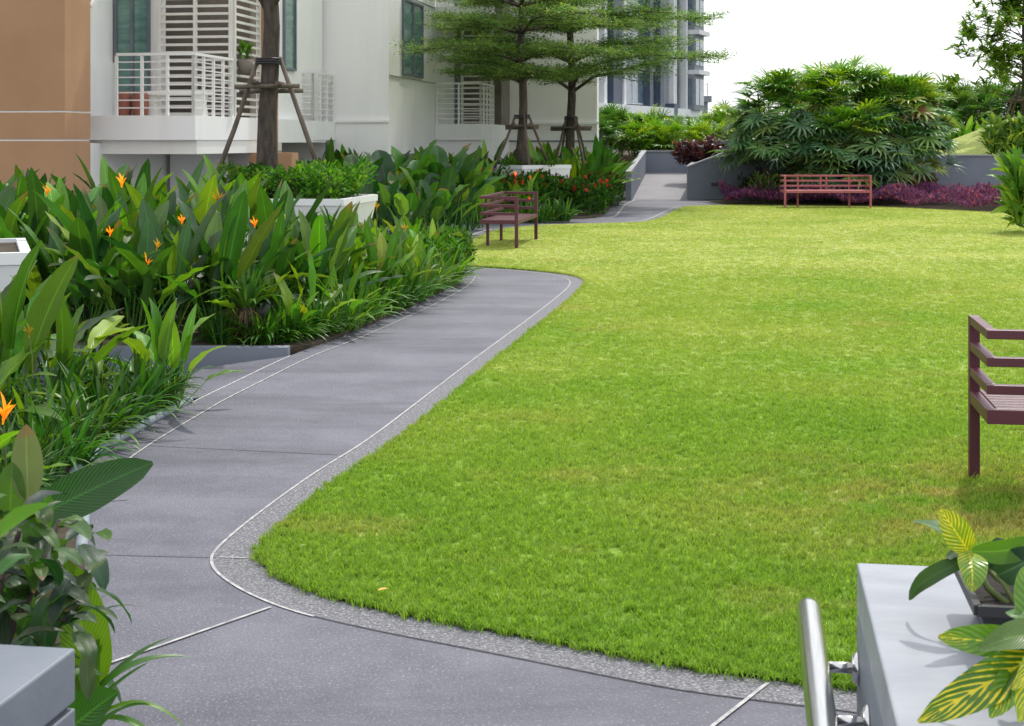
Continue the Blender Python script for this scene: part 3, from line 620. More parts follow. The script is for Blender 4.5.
gwall('side_wall', [(4.69, 40.245), (4.89, 40.245), (5.86, 46.0), (5.66, 46.0)], -0.1, [0.86, 0.86, 1.0, 1.0], 'low grey wall between the ramp and the dark purple shrub')
gwall('rear_wall', [(6.4, 46.6), (12, 46.6), (12, 46.8), (6.4, 46.8)], 0.0, 1.55, 'light grey wall behind the dark purple shrub')
gwall('retaining_wall', [(8.21, 40.42), (17.5, 40.42), (17.5, 40.64), (8.21, 40.64)], -0.05, 1.16, 'dark grey retaining wall below the grassy mound')
struct(MB().prism([(6.45, 46.81), (30, 46.81), (30, 75), (-12, 75), (-12, 48.2), (3.8, 46.21), (6.35, 46.21), (6.45, 46.25)], -0.7, 1.08).build('raised_ground', SOIL))
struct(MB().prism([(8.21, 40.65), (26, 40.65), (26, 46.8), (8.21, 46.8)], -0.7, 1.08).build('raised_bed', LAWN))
struct(MB().prism([(5.9, 40.25), (8.2, 40.25), (8.2, 46.59), (6.4, 46.59)], -0.7, 0.75).build('shrub_bed', SOIL))
# mound
n, m = 26, 40; mv = []; mf = []
for i in range(n + 1):
    for j in range(m + 1):
        x = 10.2 + 12 * i / n; y = 40.7 + 11 * j / m
        h = 1.38 * math.exp(-(((x - 16.4) / 2.9) ** 2 + ((y - 46.0) / 3.6) ** 2))
        mv.append((x, y, 1.05 + max(0.0, h)))
for i in range(n):
    for j in range(m): mf.append((i * (m + 1) + j, (i + 1) * (m + 1) + j, (i + 1) * (m + 1) + j + 1, i * (m + 1) + j + 1))
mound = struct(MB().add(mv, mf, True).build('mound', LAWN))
def low_light(x, y, z, label, k):
    e = empty('garden_light', (x, y, z)); tag(e, label, 'garden light')
    MB().box(-0.09, 0.09, -0.09, 0.09, 0, 0.2).build('housing', BLACK, e, bevel=0.01)
    MB().box(-0.1, 0.1, -0.1, 0.1, 0.201, 0.22).build('lid', FRAME, e); return e
q = gr(615, 207); low_light(q[0], q[1], 0.03, 'small black cube garden light at the tip of the red flower bed', 0)
e = empty('spot_light', (-1.95, 11.75, 0.03)); tag(e, 'black garden spotlight half hidden under the strap leaves by the low wall', 'spotlight')
MB().tube([(0, 0, 0), (0, 0, 0.16)], 0.012, 8).build('spike', BLACK, e); MB().tube([(-0.09, -0.02, 0.2), (0.09, -0.04, 0.24)], [0.07, 0.085], 14).build('head', BLACK, e)

# ------------------------------------------------------------------ apartment building
AB = empty('apartment_building', gw(-9.0, 30.0, 0), -GA); tag(AB, 'white apartment building with terracotta pillars and railed balconies', 'building')
def ub(x0, x1, v0, v1, z0, z1, name, mat, parent=None, mb=None, bevel=0.0):
    b = (mb or MB()).box(x0 + 9, x1 + 9, v0 - 30, v1 - 30, z0, z1)
    return b.build(name, mat, parent or AB, bevel=bevel) if name else b
TOP = 8.6
# terracotta pillar with two grooves
for z0, z1 in ((-0.7, 1.585), (1.615, 2.025), (2.055, TOP)): ub(-18, -10.42, 21.6, 22.5, z0, z1, 'pillar', ORANGE)
ub(-18, -10.44, 21.62, 22.5, 1.585, 1.615, 'groove', WHITE); ub(-18, -10.44, 21.62, 22.5, 2.025, 2.055, 'groove', WHITE)
ub(-18, -11.3, 24.3, 26, 2.0, TOP, 'wall', WHITE); ub(-18, -11.3, 22.51, 24.29, 2.0, TOP, 'wall', WHITE); ub(-18, -10.6, 22.51, 28, -0.7, 1.55, 'wall', WHITE)
ub(-18, -9.0, 25.3, 31, 1.55, 2.0, 'floor_slab', WHITE)
ub(-18, -9.2, 26.62, 27.0, 2.0, TOP, 'wall', DARKROOM); ub(-18, -9.25, 27.01, 31.5, 2.01, TOP, 'wall', WHITE)                       # behind the louvres
ub(-11.295, -10.38, 25.35, 25.5, 2.0, TOP, 'wall', WHITE)
# balconies of this wing, every floor
def railing(pts, zf, name='railing', hgt=1.0, posts=0.45, parent=None):
    m = MB()
    P = [Vector((a + 9, b - 30, 0)) for a, b in pts]
    for a, b in zip(P[:-1], P[1:]):
        m.beam((a.x, a.y, zf + hgt), (b.x, b.y, zf + hgt), 0.06, 0.045)
        for k in range(1, 8): m.beam((a.x, a.y, zf + hgt * k / 8), (b.x, b.y, zf + hgt * k / 8), 0.02, 0.02)
        n = max(1, round((b - a).length / posts))
        for k in range(n + 1):
            q = a.lerp(b, k / n); m.box(q.x - 0.022, q.x + 0.022, q.y - 0.023, q.y + 0.023, zf, zf + hgt - 0.023)
    return m.build(name, WMETAL, parent or AB)
def louvre(u0, u1, v, z0, z1, side=False, parent=None, step=0.135):
    e = empty('louvre_screen', ((u0 + 9), (v - 30), z0), 0, AB)
    Ln = u1 - u0; R = (lambda a, b, c, d: (a, b, c, d)) if not side else (lambda a, b, c, d: (c, d, a, b))
    f = MB()
    for k in (0.0, 0.5, 1.0) if Ln > 0.9 else (0.0, 1.0):
        x = 0.03 + k * (Ln - 0.06); f.box(*R(x - 0.03, x + 0.03, -0.03, 0.03), 0, z1 - z0)
    f.build('screen_frame', LOUVRE, e)
    n = int((z1 - z0) / step); sm = None
    for k in range(n):
        z = 0.06 + k * step
        if sm is None:
            o = MB().box(*R(0.02, Ln - 0.02, -0.022, 0.022), -0.022, 0.022).build('slat', LOUVRE, e, (0, 0, z)); sm = o.data
        else: o = inst('slat', sm, e, (0, 0, z))
    return e
def window(u0, u1, v, z0, z1, axis='v', mull=1, mat=None, fmat=None, name='window', d=0.05):
    """window lying on a wall whose face is at v (frontal) or at u0 (axis u: u0 = wall plane, u1.. = span along v)"""
    e = empty(name, (0, 0, 0), 0, AB); f = MB(); p = MB(); mat = mat or GLASS; fmat = fmat or FRAME
    if axis == 'v':
        a0, a1, q = u0 + 9, u1 + 9, v - 30
        p.box(a0 + d, a1 - d, q - 0.012, q, z0 + d, z1 - d)
        bars = [(a0, a0 + d), (a1 - d, a1)] + [((a0 + (a1 - a0) * k / (mull + 1)) - d / 2, (a0 + (a1 - a0) * k / (mull + 1)) + d / 2) for k in range(1, mull + 1)]
        for b0, b1 in bars: f.box(b0, b1, q - 0.05, q + 0.01, z0, z1)
        for c0, c1 in ((z0, z0 + d), (z1 - d, z1)): f.box(a0 + d, a1 - d, q - 0.045, q + 0.01, c0, c1)
    else:
        q = v + 9; a0, a1 = u0 - 30, u1 - 30
        p.box(q, q + 0.012, a0 + d, a1 - d, z0 + d, z1 - d)
        bars = [(a0, a0 + d), (a1 - d, a1)] + [((a0 + (a1 - a0) * k / (mull + 1)) - d / 2, (a0 + (a1 - a0) * k / (mull + 1)) + d / 2) for k in range(1, mull + 1)]
        for b0, b1 in bars: f.box(q - 0.01, q + 0.05, b0, b1, z0, z1)
        for c0, c1 in ((z0, z0 + d), (z1 - d, z1)): f.box(q - 0.01, q + 0.045, a0 + d, a1 - d, c0, c1)
    p.build('pane', mat, e); f.build('frame', fmat, e); return e
FL = 2.9
for k in range(2):
    z = 2.0 + FL * k
    if k == 0: ub(-11.29, -8.93, 23.17, 26.55, z - 0.4, z, 'balcony_slab', WHITE)
    if k == 0: ub(-10.9, -8.95, 23.3, 26.5, z - 0.63, z - 0.402, 'balcony_beam', CREAM)
    if k == 0: railing([(-10.3, 23.22), (-8.98, 23.22), (-8.98, 25.05)], z)
    ub(-8.98, -8.70, 26.58, 26.76, z - 2.7 if k == 0 else z - 0.9, z + 2.0, 'pilaster', ORANGE)
    if k == 0: ub(-12.0, -8.98, 30.02, 31.6, z - 0.4, z, 'balcony_slab', WHITE); railing([(-10.4, 30.07), (-9.03, 30.07), (-9.03, 31.6)], z)
    ub(-7.795, -6.61, 36.4, 41.0, z - 0.4, z, 'balcony_slab', WHITE)
    railing([(-7.75, 36.45), (-6.66, 36.45), (-6.66, 38.3)], z)
    if k < 2:
        louvre(-10.36, -9.0, 25.12, z, z + 2.45); louvre(25.16, 26.6, -8.99, z, z + 2.45, True) if False else None
        window(-11.27, -10.6, 25.345, z + 0.02, z + 2.35, mull=1, name='sliding_door')
        louvre(-7.52, -6.68, 38.35, z, z + 2.45, step=0.15)
        window(-7.78, -7.5, 38.9, z + 0.02, z + 2.35, mull=0, name='sliding_door')
# side louvre of the first balcony
e = empty('louvre_screen', (-8.99 + 9, 25.16 - 30, 2.0), 0, AB); sm = None
f = MB(); f.box(-0.03, 0.03, 0.0, 0.06, 0, 2.45); f.box(-0.03, 0.03, 1.34, 1.40, 0, 2.45); f.build('screen_frame', LOUVRE, e)
for k in range(18):
    if sm is None: o = MB().box(-0.022, 0.022, 0.02, 1.38, -0.022, 0.022).build('slat', LOUVRE, e, (0, 0, 0.06)); sm = o.data
    else: inst('slat', sm, e, (0, 0, 0.06 + 0.135 * k))
# recessed white wall with the awning window by the pillar
window(-11.5, -10.85, 22.5 - 0.005, 2.9, 4.25, mull=0) if False else None
q0 = gw(0, 0)
ub(-11.3, -11.25, 24.31, 25.34, 2.0, 2.98, 'wall_panel', WHITE)
window(22.9, 24.2, -11.295, 2.99, 4.6, axis='u', mull=0)
aw = empty('awning_sash', (-11.2 + 9, 23.9 - 30, 3.78), 0, AB)
MB().add([(-0.1, 0, 0.35), (0.28, 0, 0.35), (0.36, -0.5, 0.02), (-0.1, -0.5, 0.02)], [(0, 1, 2, 3)]).build('pane', GLASS, aw)
fm = MB(); fm.beam((-0.1, -0.5, 0.02), (0.36, -0.5, 0.02), 0.05); fm.beam((0.28, 0, 0.35), (0.36, -0.5, 0.02), 0.05); fm.build('frame', WMETAL, aw)
# middle wing
ub(-9.9, -7.8, 31.65, 41.5, 2.02, TOP, 'wall', WHITE); ub(-10.2, -7.8, 31.62, 41.5, -0.7, 2.02, 'wall', WHITE)
ub(-9.02, -7.76, 31.58, 31.62, 1.98, 2.03, 'string_course', WHITE)
window(28.72, 29.5, -9.245, 3.0, 4.8, axis='u', mull=0)
ub(-12, -9.9, 31.51, 32.4, 2.0, TOP, 'wall', WHITE)
ub(-7.798, -7.772, 31.64, 36.39, 1.25, 1.29, 'wall_groove', FRAME)
ub(-7.798, -7.78, 31.65, 36.39, 3.0, 3.012, 'wall_groove', FRAME); ub(-7.798, -7.78, 31.65, 36.39, 4.86, 4.872, 'wall_groove', FRAME)
for k in range(2): window(32.85, 34.9, -7.795, 3.06 + FL * k, 4.8 + FL * k, axis='u', mull=1)
ub(-7.79, -6.7, 41.0, 41.5, -0.7, TOP, 'wall', CREAM); ub(-7.79, -6.6, 39.2, 41, 2.0, TOP, 'wall', DARKROOM)
ub(-7.79, -6.62, 36.5, 41, -0.7, 1.6, 'wall', WHITE)
# east wing
ub(-6.695, -4.2, 40.6, 41.1, -0.7, TOP, 'wall', CREAM); ub(-6.7, -4.15, 40.54, 40.6, 2.03, 2.09, 'string_course', WHITE); ub(-6.7, -4.18, 40.57, 40.6, 1.55, 1.59, 'string_course', FRAME)
# ground storey below balcony one
ub(-10.5, -9.0, 26.0, 26.3, -0.7, 1.37, 'wall', WHITE); ub(-9.4, -8.2, 26.0, 26.4, -0.7, 1.37, 'wall', ORANGE)
# things on the balcony
e = empty('concrete_bench', gw(-9.7, 24.3, 2.0), -GA); tag(e, 'pale concrete slab bench on the first balcony', 'bench')
MB().box(-0.62, 0.62, -0.17, 0.17, 0.36, 0.43).build('seat', CREAM, e, bevel=0.01)
for x in (-0.42, 0.42): MB().add([(x + a * 0.09, b * 0.12, z) for z, q in ((0, 1.2), (0.2, 0.8), (0.36, 1.15)) for a, b in ((-q, -1), (q, -1), (q, 1), (-q, 1))], [(i + 4 * j, (i + 1) % 4 + 4 * j, (i + 1) % 4 + 4 * j + 4, i + 4 * j + 4) for j in (0, 1) for i in range(4)] + [(3, 2, 1, 0), (8, 9, 10, 11)]).build('leg', CREAM, e)
for k, (u, lb) in enumerate(((-10.52, 'red clay drum stool nearest the glass door on the balcony'), (-10.22, 'red clay drum stool beside the pale concrete bench'))):
    e = empty('garden_stool', gw(u, 24.0, 2.0), -GA); tag(e, lb, 'stool', 'red stools on the balcony')
    MB().tube([(0, 0, z) for z in (0, 0.03, 0.2, 0.37, 0.4)], [0.11, 0.125, 0.145, 0.125, 0.11], 14).build('body', BRICKRED, e)
    MB().tube([(0, 0, 0.401), (0, 0, 0.42)], [0.12, 0.11], 14).build('top', BRICKRED, e)
e = empty('hanging_pot', gw(-8.86, 25.4, 2.78)); tag(e, 'dark round pot with a small plant hung on the balcony rail', 'plant pot')
MB().tube([(0, 0, 0), (0, 0, 0.1), (0, 0, 0.24)], [0.09, 0.14, 0.15], 14).build('pot', DARKROOM, e)
MB().beam((-0.25, 0, 0.22), (0, 0, 0.22), 0.02).build('hook', FRAME, e)
az = rng.uniform(0, 6.28, 60); V, Fc, U, r = scatter(OVALS, rng.integers(0, 3, 60), rot_zyx(az, rng.normal(-0.5, 0.4, 60)), np.stack([np.cos(az) * 0.08, np.sin(az) * 0.08, rng.uniform(0.22, 0.5, 60)], 1), rng.uniform(0.08, 0.16, 60), rng.uniform(0, 1, 60))
inst('foliage', to_mesh('foliage', V, Fc, U, SMALL, r), e, color=(0.06, 0.15, 0.02))

# ------------------------------------------------------------------ glass tower and the block behind it
TW = empty('glass_tower', (5.5, 100, -0.7), math.atan2(0.93, 0.368)); tag(TW, 'modern glass and grey apartment tower behind the trees', 'building')
def tb(s0, s1, n0, n1, z0, z1, name, mat, parent=None): return MB().box(s0, s1, -n1, -n0, z0 + 0.7, z1 + 0.7).build(name, mat, parent or TW)
TH = 27.0
tb(-14, 24.6, -14, -0.3, -0.7, TH, 'core', TGREY)
tb(-14, 25.2, -0.3, 0.9, 3.45, 4.05, 'podium_band', TWHITE)
tb(-14, 24.6, -0.29, 0.1, -0.7, 3.45, 'podium_wall', NAVY)
tb(16.6, 17.6, 0.1, 0.92, -0.7, 4.4, 'column', NAVY)
for s0, s1, n1, mat in ((2.6, 4.6, 0.5, NAVY), (4.75, 5.2, 0.6, TWHITE), (11.4, 12.2, 0.5, NAVY), (14.2, 15.2, 0.5, NAVY), (15.3, 17.5, 0.2, TGREY), (17.55, 17.95, 0.6, TWHITE), (18.6, 19.0, 0.45, TWHITE), (19.8, 20.1, 0.45, TGREY), (20.9, 21.4, 0.7, TWHITE), (-2.5, -1.5, 0.5, NAVY), (0.6, 1.2, 0.5, TWHITE)):
    tb(s0, s1, -0.29, n1, 4.06, TH, 'fin', mat)
for k in range(7):
    z = 4.1 + 3.2 * k
    for s0, s1 in ((-1.4, 0.5), (1.3, 2.5), (5.3, 6.7), (6.85, 8.2), (8.35, 9.7), (9.85, 11.3), (12.3, 13.2), (13.3, 14.1)):
        w = tb(s0, s1, -0.29, 0.0, z + 0.1, z + 2.55, 'window', TWHITE)
        tb(s0 + 0.1, s1 - 0.1, 0.0, 0.04, z + 0.2, z + 2.45, 'pane', BLUEGLASS, w)
    tb(5.25, 11.35, -0.29, 0.16, z + 2.6, z + 3.2, 'spandrel', TWHITE if k % 2 else TGREY); tb(12.25, 14.15, -0.29, 0.16, z + 2.6, z + 3.2, 'spandrel', TGREY)
    b = tb(21.6, 25.0, -0.29, 1.6, z + 2.75, z + 3.1, 'bay_slab', TWHITE)
    w = tb(21.6, 24.6, -0.29, 1.2, z - 0.1, z + 2.74, 'bay_window', TGREY)
    tb(21.8, 22.9, 1.2, 1.25, z + 0.3, z + 2.4, 'pane', BLUEGLASS, w); tb(23.1, 24.4, 1.2, 1.25, z + 0.3, z + 2.4, 'pane', BLUEGLASS, w)
    MB().box(21.59, 21.6 - 0.04, -1.0, 0.1, z + 1.0, z + 3.1).build('pane', BLUEGLASS, w)
FB = empty('far_building', (16, 170, -0.7)); tag(FB, 'low grey flat roofed building far behind the hedge', 'building')
MB().box(-4, 6.2, 0, 9, 0, 6.6).build('wall', TGREY, FB); MB().box(-4.3, 6.6, -0.3, 9.3, 6.6, 7.3).build('roof', TGREY, FB)
MB().box(-4, 6.0, -0.08, -0.01, 3.2, 4.9).build('window_band', BLUEGLASS, FB); MB().box(-4, 6.21, -0.1, -0.01, 1.2, 2.6).build('lower_band', BRICKRED, FB)
AN = empty('antenna_mast', (22.8, 175, -0.7)); tag(AN, 'thin television aerial above the hedge against the white sky', 'antenna')
MB().tube([(0, 0, 0), (0, 0, 9.0)], 0.05, 6).build('mast', TGREY, AN)
for z, w in ((7.2, 0.5), (8.0, 0.8), (8.8, 0.5)): MB().beam((-w, 0, z), (w, 0, z), 0.05).build('rod', TGREY, AN)

# ------------------------------------------------------------------ planters
def planter(u0, u1, v0, v1, h, label, rz=-GA, cen=None):
    cu, cv = (u0 + u1) / 2, (v0 + v1) / 2
    e = empty('white_planter', cen or gw(cu, cv, 0.02), rz); tag(e, label, 'planter', 'white tapered tree planters')
    a, b = (u1 - u0) / 2, (v1 - v0) / 2; t = 0.8
    v = []; lev = ((0, t), (h - 0.085, 0.985), )
    for z, s in lev: v += [(-a * s, -b * s, z), (a * s, -b * s, z), (a * s, b * s, z), (-a * s, b * s, z)]
    MB().add(v, [(3, 2, 1, 0)] + [(i, (i + 1) % 4, (i + 1) % 4 + 4, i + 4) for i in range(4)] + [(4, 5, 6, 7)]).build('tub', PLANTER, e, bevel=0.01)
    r = MB(); w = 0.07
    r.box(-a, a, -b, -b + w, h - 0.083, h); r.box(-a, a, b - w, b, h - 0.083, h); r.box(-a, -a + w, -b + w, b - w, h - 0.083, h); r.box(a - w, a, -b + w, b - w, h - 0.083, h)
    r.build('rim', PLANTER, e)
    MB().box(-a + w, a - w, -b + w, b - w, h - 0.084, h - 0.03).build('soil', SOIL, e)
    return e
planter(-6.69, -4.99, 17.93, 19.63, 0.85, 'white tapered planter around the thick tree trunk by the first balcony')
planter(0, 1.65, 0, 1.65, 0.8, rz=0.34, cen=(-3.33 - 0.825 * math.cos(0.34) - 0.825 * math.sin(0.34), 10.4 - 0.825 * math.sin(0.34) + 0.825 * math.cos(0.34), 0.02), label='white tapered planter cut off by the left edge among heliconias')
p2 = at(529, 166, 32.3); planter(0, 1.3, 0, 1.3, 1.05, 'white tapered planter holding the staked tree behind the maroon bench', rz=0.62, cen=(p2.x, p2.y, 0.02))
p3 = at(573, 170, 36.5)

# ------------------------------------------------------------------ tiered trees with stakes
def tiered_tree(loc, label, r0, h, tiers, seed, leaf=0.06, per=2300, color=(0.028, 0.085, 0.02), lean=0.0, first_leaf=0):
    rd = random.Random(seed); rg = np.random.default_rng(seed)
    e = empty('tiered_tree', loc); tag(e, label, 'tree', 'staked trees by the apartment building')
    tp = [(lean * (z / h) + 0.03 * math.sin(z * 2.1 + seed), 0.03 * math.cos(z * 1.7 + seed), z) for z in np.linspace(-0.05, h, 14)]
    tr = MB().tube(tp, [r0 * (1.25 - 0.2 * min(1, i / 1.5)) * (1 - 0.8 * i / 13) for i in range(14)], 12).build('trunk', BARK, e)
    LP = []
    for ti, (z, R, nb, a0, rise) in enumerate(tiers):
        for k in range(nb):
            a = a0 + 6.283 * k / nb + rd.uniform(-0.25, 0.25); Rk = R * rd.uniform(0.78, 1.08)
            pts = []
            for t in np.linspace(0, 1, 7):
                aa = a + 0.15 * math.sin(t * 3 + k)
                pts.append(Vector((lean * z / h + math.cos(aa) * Rk * t, math.sin(aa) * Rk * t, z - 0.3 + rise * Rk * (t ** 0.6) - 0.16 * Rk * max(0.0, t - 0.55) ** 1.5 + rd.uniform(-0.05, 0.05))))
            MB().tube(pts, [r0 * 0.34 * (1 - 0.88 * t) for t in np.linspace(0, 1, 7)], 6).build('branch', BARK, e)
            if ti < first_leaf: continue
            sm_ = MB()
            for t in np.linspace(0.22, 1.0, 11):
                i = min(5, int(t * 6)); q = pts[i].lerp(pts[i + 1], t * 6 - i) if t < 1 else pts[6]
                for sgn in (-1, 1):
                    b = a + sgn * rd.uniform(0.5, 1.15); ln = Rk * (0.30 + 0.22 * (1 - t)) * rd.uniform(0.6, 1.15)
                    q2 = q + Vector((math.cos(b) * ln, math.sin(b) * ln, rd.uniform(-0.14, 0.14) * ln))
                    sm_.tube([q, q2], [0.010, 0.003], 3, cap=False)
                    nn = max(6, int(per * ln / 60))
                    tt = rg.uniform(0.1, 1.05, nn)[:, None]; sp = rg.normal(0, 1, (nn, 3)) * np.array([0.085, 0.085, 0.04]) * (0.6 + 0.25 * R)
                    LP.append(np.array(q)[None] * (1 - tt) + np.array(q2)[None] * tt + sp + np.array([0, 0, 0.03]))
            sm_.build('twig', BARK, e)
    P = np.concatenate(LP); nn = len(P)
    R_ = rot_zyx(rg.uniform(0, 6.283, nn), rg.normal(0.0, 0.35, nn), rg.normal(0, 0.35, nn))
    V, Fc, U, r = scatter(TINY, np.zeros(nn, int), R_, P, leaf * rg.uniform(0.6, 1.25, nn), rg.uniform(0, 1, nn))
    inst('crown', to_mesh('crown', V, Fc, U, SMALL, r), e, color=color)
    return e
def stakes(loc, label, reach, top, bar, ang0, n=4, r=0.03, barlen=0.42, angs=None):
    e = empty('tree_stakes', loc); tag(e, label, 'tree stakes', 'timber tripod stakes propping the trees')
    for k in range(n):
        a = angs[k] if angs else ang0 + 6.283 * k / n; c, s = math.cos(a), math.sin(a)
        MB().tube([(c * reach, s * reach, 0), (c * (reach + 0.12) / 2 + 0.01, s * (reach + 0.12) / 2, top / 2), (c * 0.14, s * 0.14, top)], [r * 1.1, r, r * 0.85], 7).build('stake', STAKE, e)
    for k, (dx, dy, zz) in enumerate(((0, 0.17, 0), (0, -0.17, 0.05), (0.17, 0, 0.09), (-0.17, 0, 0.11))):
        a = (-barlen, dy, bar + zz) if dy else (dx, -barlen, bar + zz); b = (barlen, dy, bar + zz + 0.01) if dy else (dx, barlen, bar + zz)
        MB().tube([a, b], r * 0.95, 7).build('crossbar', STAKE, e)
    for k in range(3): MB().tube([(0.17 * math.cos(i * 0.7) , 0.17 * math.sin(i * 0.7), top - 0.08 + 0.03 * k) for i in range(10)], 0.012, 5).build('tie', BLACK, e)
    return e
t1 = gw(-6.25, 18.85, 0.8)
tiered_tree(t1, 'thick dark trunked tree in front of the first balcony', 0.135, 7.5, [(2.75, 1.3, 2, -0.35, 0.8), (4.3, 1.9, 4, 0.3, 0.2), (5.1, 1.7, 4, 0.9, 0.2), (5.9, 1.2, 4, 0.1, 0.2)], 3, per=2600, leaf=0.085, first_leaf=1)
stakes((t1.x, t1.y, 0.82), 'timber stakes and crossbars propping the thick trunk by the balcony', 0.80, 1.86, 1.42, 0.02, n=3, r=0.033, angs=(-0.12, 3.2, 1.6))
t2 = Vector((at(522, 160, 32.3).x, 32.3, 1.0))
tiered_tree(t2, 'tiered tree with slender trunk in the planter behind the maroon bench', 0.105, 6.0, [(2.15, 1.5, 4, 0.5, 0.16), (2.6, 2.35, 5, 2.9, 0.16), (3.2, 2.35, 5, 0.25, 0.14), (3.8, 2.2, 5, 0.9, 0.12), (4.45, 1.8, 5, 0.3, 0.12), (5.1, 1.2, 4, 0.5, 0.15)], 5, per=11500, leaf=0.056, color=(0.135, 0.24, 0.09))
stakes((t2.x, t2.y, 1.0), 'timber stakes propping the slender tree behind the maroon bench', 0.62, 1.15, 0.85, 0.25, r=0.03, barlen=0.36)
t3 = Vector((at(571, 160, 36.5).x, 36.5, 0.03))
tiered_tree(t3, 'wide tiered tree whose long limbs reach in front of the glass tower', 0.125, 8.4, [(3.05, 3.1, 5, -0.05, 0.30), (3.75, 3.2, 5, 0.55, 0.2), (4.5, 3.3, 6, 0.0, 0.16), (5.25, 3.0, 6, 0.4, 0.14), (5.95, 2.5, 5, 0.9, 0.12), (6.65, 1.8, 5, 0.1, 0.15)], 8, per=10500, leaf=0.063, color=(0.125, 0.24, 0.075))
stakes((t3.x, t3.y, 0.03), 'timber stakes propping the wide tree near the hedge', 0.8, 2.15, 1.82, 0.6, r=0.032, barlen=0.5)

# ------------------------------------------------------------------ heliconia beds on the left
def bed_fill(poly, n, mind):
    a = np.array(poly); pts = []; t = 0
    while len(pts) < n and t < 6000:
        t += 1; q = np.array([rng.uniform(a[:, 0].min(), a[:, 0].max()), rng.uniform(a[:, 1].min(), a[:, 1].max())])
        if not in_poly(q[None], poly)[0]: continue
        if all(np.hypot(*(q - p_)) > mind for p_ in pts): pts.append(q)
    return pts
FL_B = []
parts = []
for i, (az, tl, sc) in enumerate(((0, 0.25, 1.0), (0.5, 0.55, 0.8), (3.3, 0.45, 0.9), (2.7, 0.75, 0.7), (-0.3, 0.8, 0.6), (3.0, 0.1, 0.8))):
    v, f, u = blade(0.13 * sc, 0.026, tl, tl + 0.25, n=4, m=3, start=(0, 0, 0.42 + i * 0.012), fold=0.9, prof=(0.3, 0.8))
    v = v - np.array([0, 0, 0.42]); v = v @ rot_zyx(np.array([az]), np.zeros(1))[0].T + np.array([0, 0, 0.42]); parts.append((v, f, u))
HSTALK = to_mesh('flower_stalk', *stemtube([(0, 0, 0.0), (0.01, 0, 0.2), (0, 0, 0.42)], 0.006, 0.005), STEM)
HFLOWER = to_mesh('heliconia_flower', *merge(parts), FLOWER)
def flower_at(parent, px, py, Z, sc=1.0, col=(0.85, 0.27, 0.02)):
    q = at(px, py, Z); l = parent.location; sc *= 0.8
    fl = inst('flower', HFLOWER, parent, (q.x - l.x, q.y - l.y, q.z - l.z - 0.47 * sc), (random.uniform(-0.15, 0.15), random.uniform(-0.15, 0.15), random.uniform(-0.6, 0.6)), sc, col); inst('stalk', HSTALK, fl)
plants = []
# near bed
zoneA = [(-2.35, 8.0), (-2.35, 9.2), (-4.4, 9.2), (-4.6, 7.4), (-2.9, 7.2)]
for q in bed_fill(zoneA, 26, 0.26):
    plants.append(heliconia((q[0], q[1], 0.02), 'broad leaved heliconia in the near bed left of the path', 'heliconias in the near bed', n=8, sc=random.uniform(0.66, 0.95), light=0.65))
# behind it, around the left planter, across to the mid bed
zoneB = [(-1.95, 11.75), (-1.55, 13.2), (-1.7, 14.3), (-2.6, 15.6), (-6.4, 15.6), (-5.6, 11.5), (-3.0, 11.5)]
for q in bed_fill(zoneB, 125, 0.28):
    if (q[0] + 4.42) ** 2 + (q[1] - 10.9) ** 2 < 1.35: continue
    u = q[0] * EU[0] + q[1] * EU[1]; v = q[0] * EV[0] + q[1] * EV[1]
    far = (q[1] - 11.5) / 4.0
    row = 0 if q[1] < 12.5 else 1 if q[1] < 14.1 else 2
    lb = ('tall dark heliconia in the front row just behind the low grey wall', 'tall dark heliconia in the thick of the bed behind the low wall', 'tall dark heliconia in the back row before the terracotta pillar and balcony')[row]
    plants.append(heliconia((q[0], q[1], 0.03), lb, ('heliconias above the low wall', 'heliconias in the middle of the bed', 'heliconias in the back row')[row], n=9, sc=random.uniform(0.84, 1.02) + 0.12 * far + (0.06 if q[0] < -2.6 else 0.0) - (0.18 if q[0] > -2.1 else 0), light=0.32))
# lighter, lower ones running to the tip of the bed
tip = [(-1.55, 13.2), (-1.15, 14.0), (-0.85, 15.6), (-0.85, 17.4), (-1.6, 18.6), (-3.0, 17.4), (-2.4, 15.2)]
for q in bed_fill(tip, 46, 0.27):
    plants.append(heliconia((q[0], q[1], 0.03), 'lighter green low heliconia at the pointed tip of the bed', 'heliconias at the bed tip', n=9, sc=random.uniform(0.55, 0.75) * (1 if q[0] < -1.2 else 0.82), light=0.85))
def nearest(px, py, Z):
    q = at(px, py, Z); return min(plants, key=lambda e: (e.location.x - q.x) ** 2 + (e.location.y - q.y) ** 2)
FLAB = {129: 'heliconia with an orange flower held up below the corner of the first balcony', 224: 'heliconia with the largest orange flower, left of the staked thick trunk', 48: 'heliconia with an orange flower against the terracotta pillar', 110: 'heliconia with a small yellow flower half hidden left of centre in the bed', 140: 'heliconia with the lowest spreading orange flower in the bed', 156: 'heliconia with a small flower just above the spreading orange one', 184: 'heliconia with a small flower between the two large orange ones', 402: 'light heliconia with an orange flower near the tip of the bed', 376: 'light heliconia with an orange flower just right of the white planter corner', 258: 'heliconia with a yellow flower in front of the clipped shrubs', 4: 'heliconia with an orange flower cut off by the left edge', 33: 'heliconia with a single upright orange bud below the left planter'}
for px, py, Z, s in ((129, 182, 12.4, 1.0), (224, 200, 12.3, 1.25), (48, 192, 12.6, 0.9), (110, 233, 11.9, 0.7), (140, 264, 11.6, 1.2), (156, 246, 11.7, 0.8), (184, 221, 12.2, 0.7), (402, 229, 15.2, 0.9), (376, 207, 16.0, 0.8), (258, 224, 12.4, 0.8), (4, 415, 6.3, 1.1), (33, 333, 7.4, 0.6)):
    hp = nearest(px, py, Z); plants.remove(hp); hp['label'] = FLAB[px]; flower_at(hp, px, py, Z, s, jit((0.86, 0.40, 0.03), 0.12))
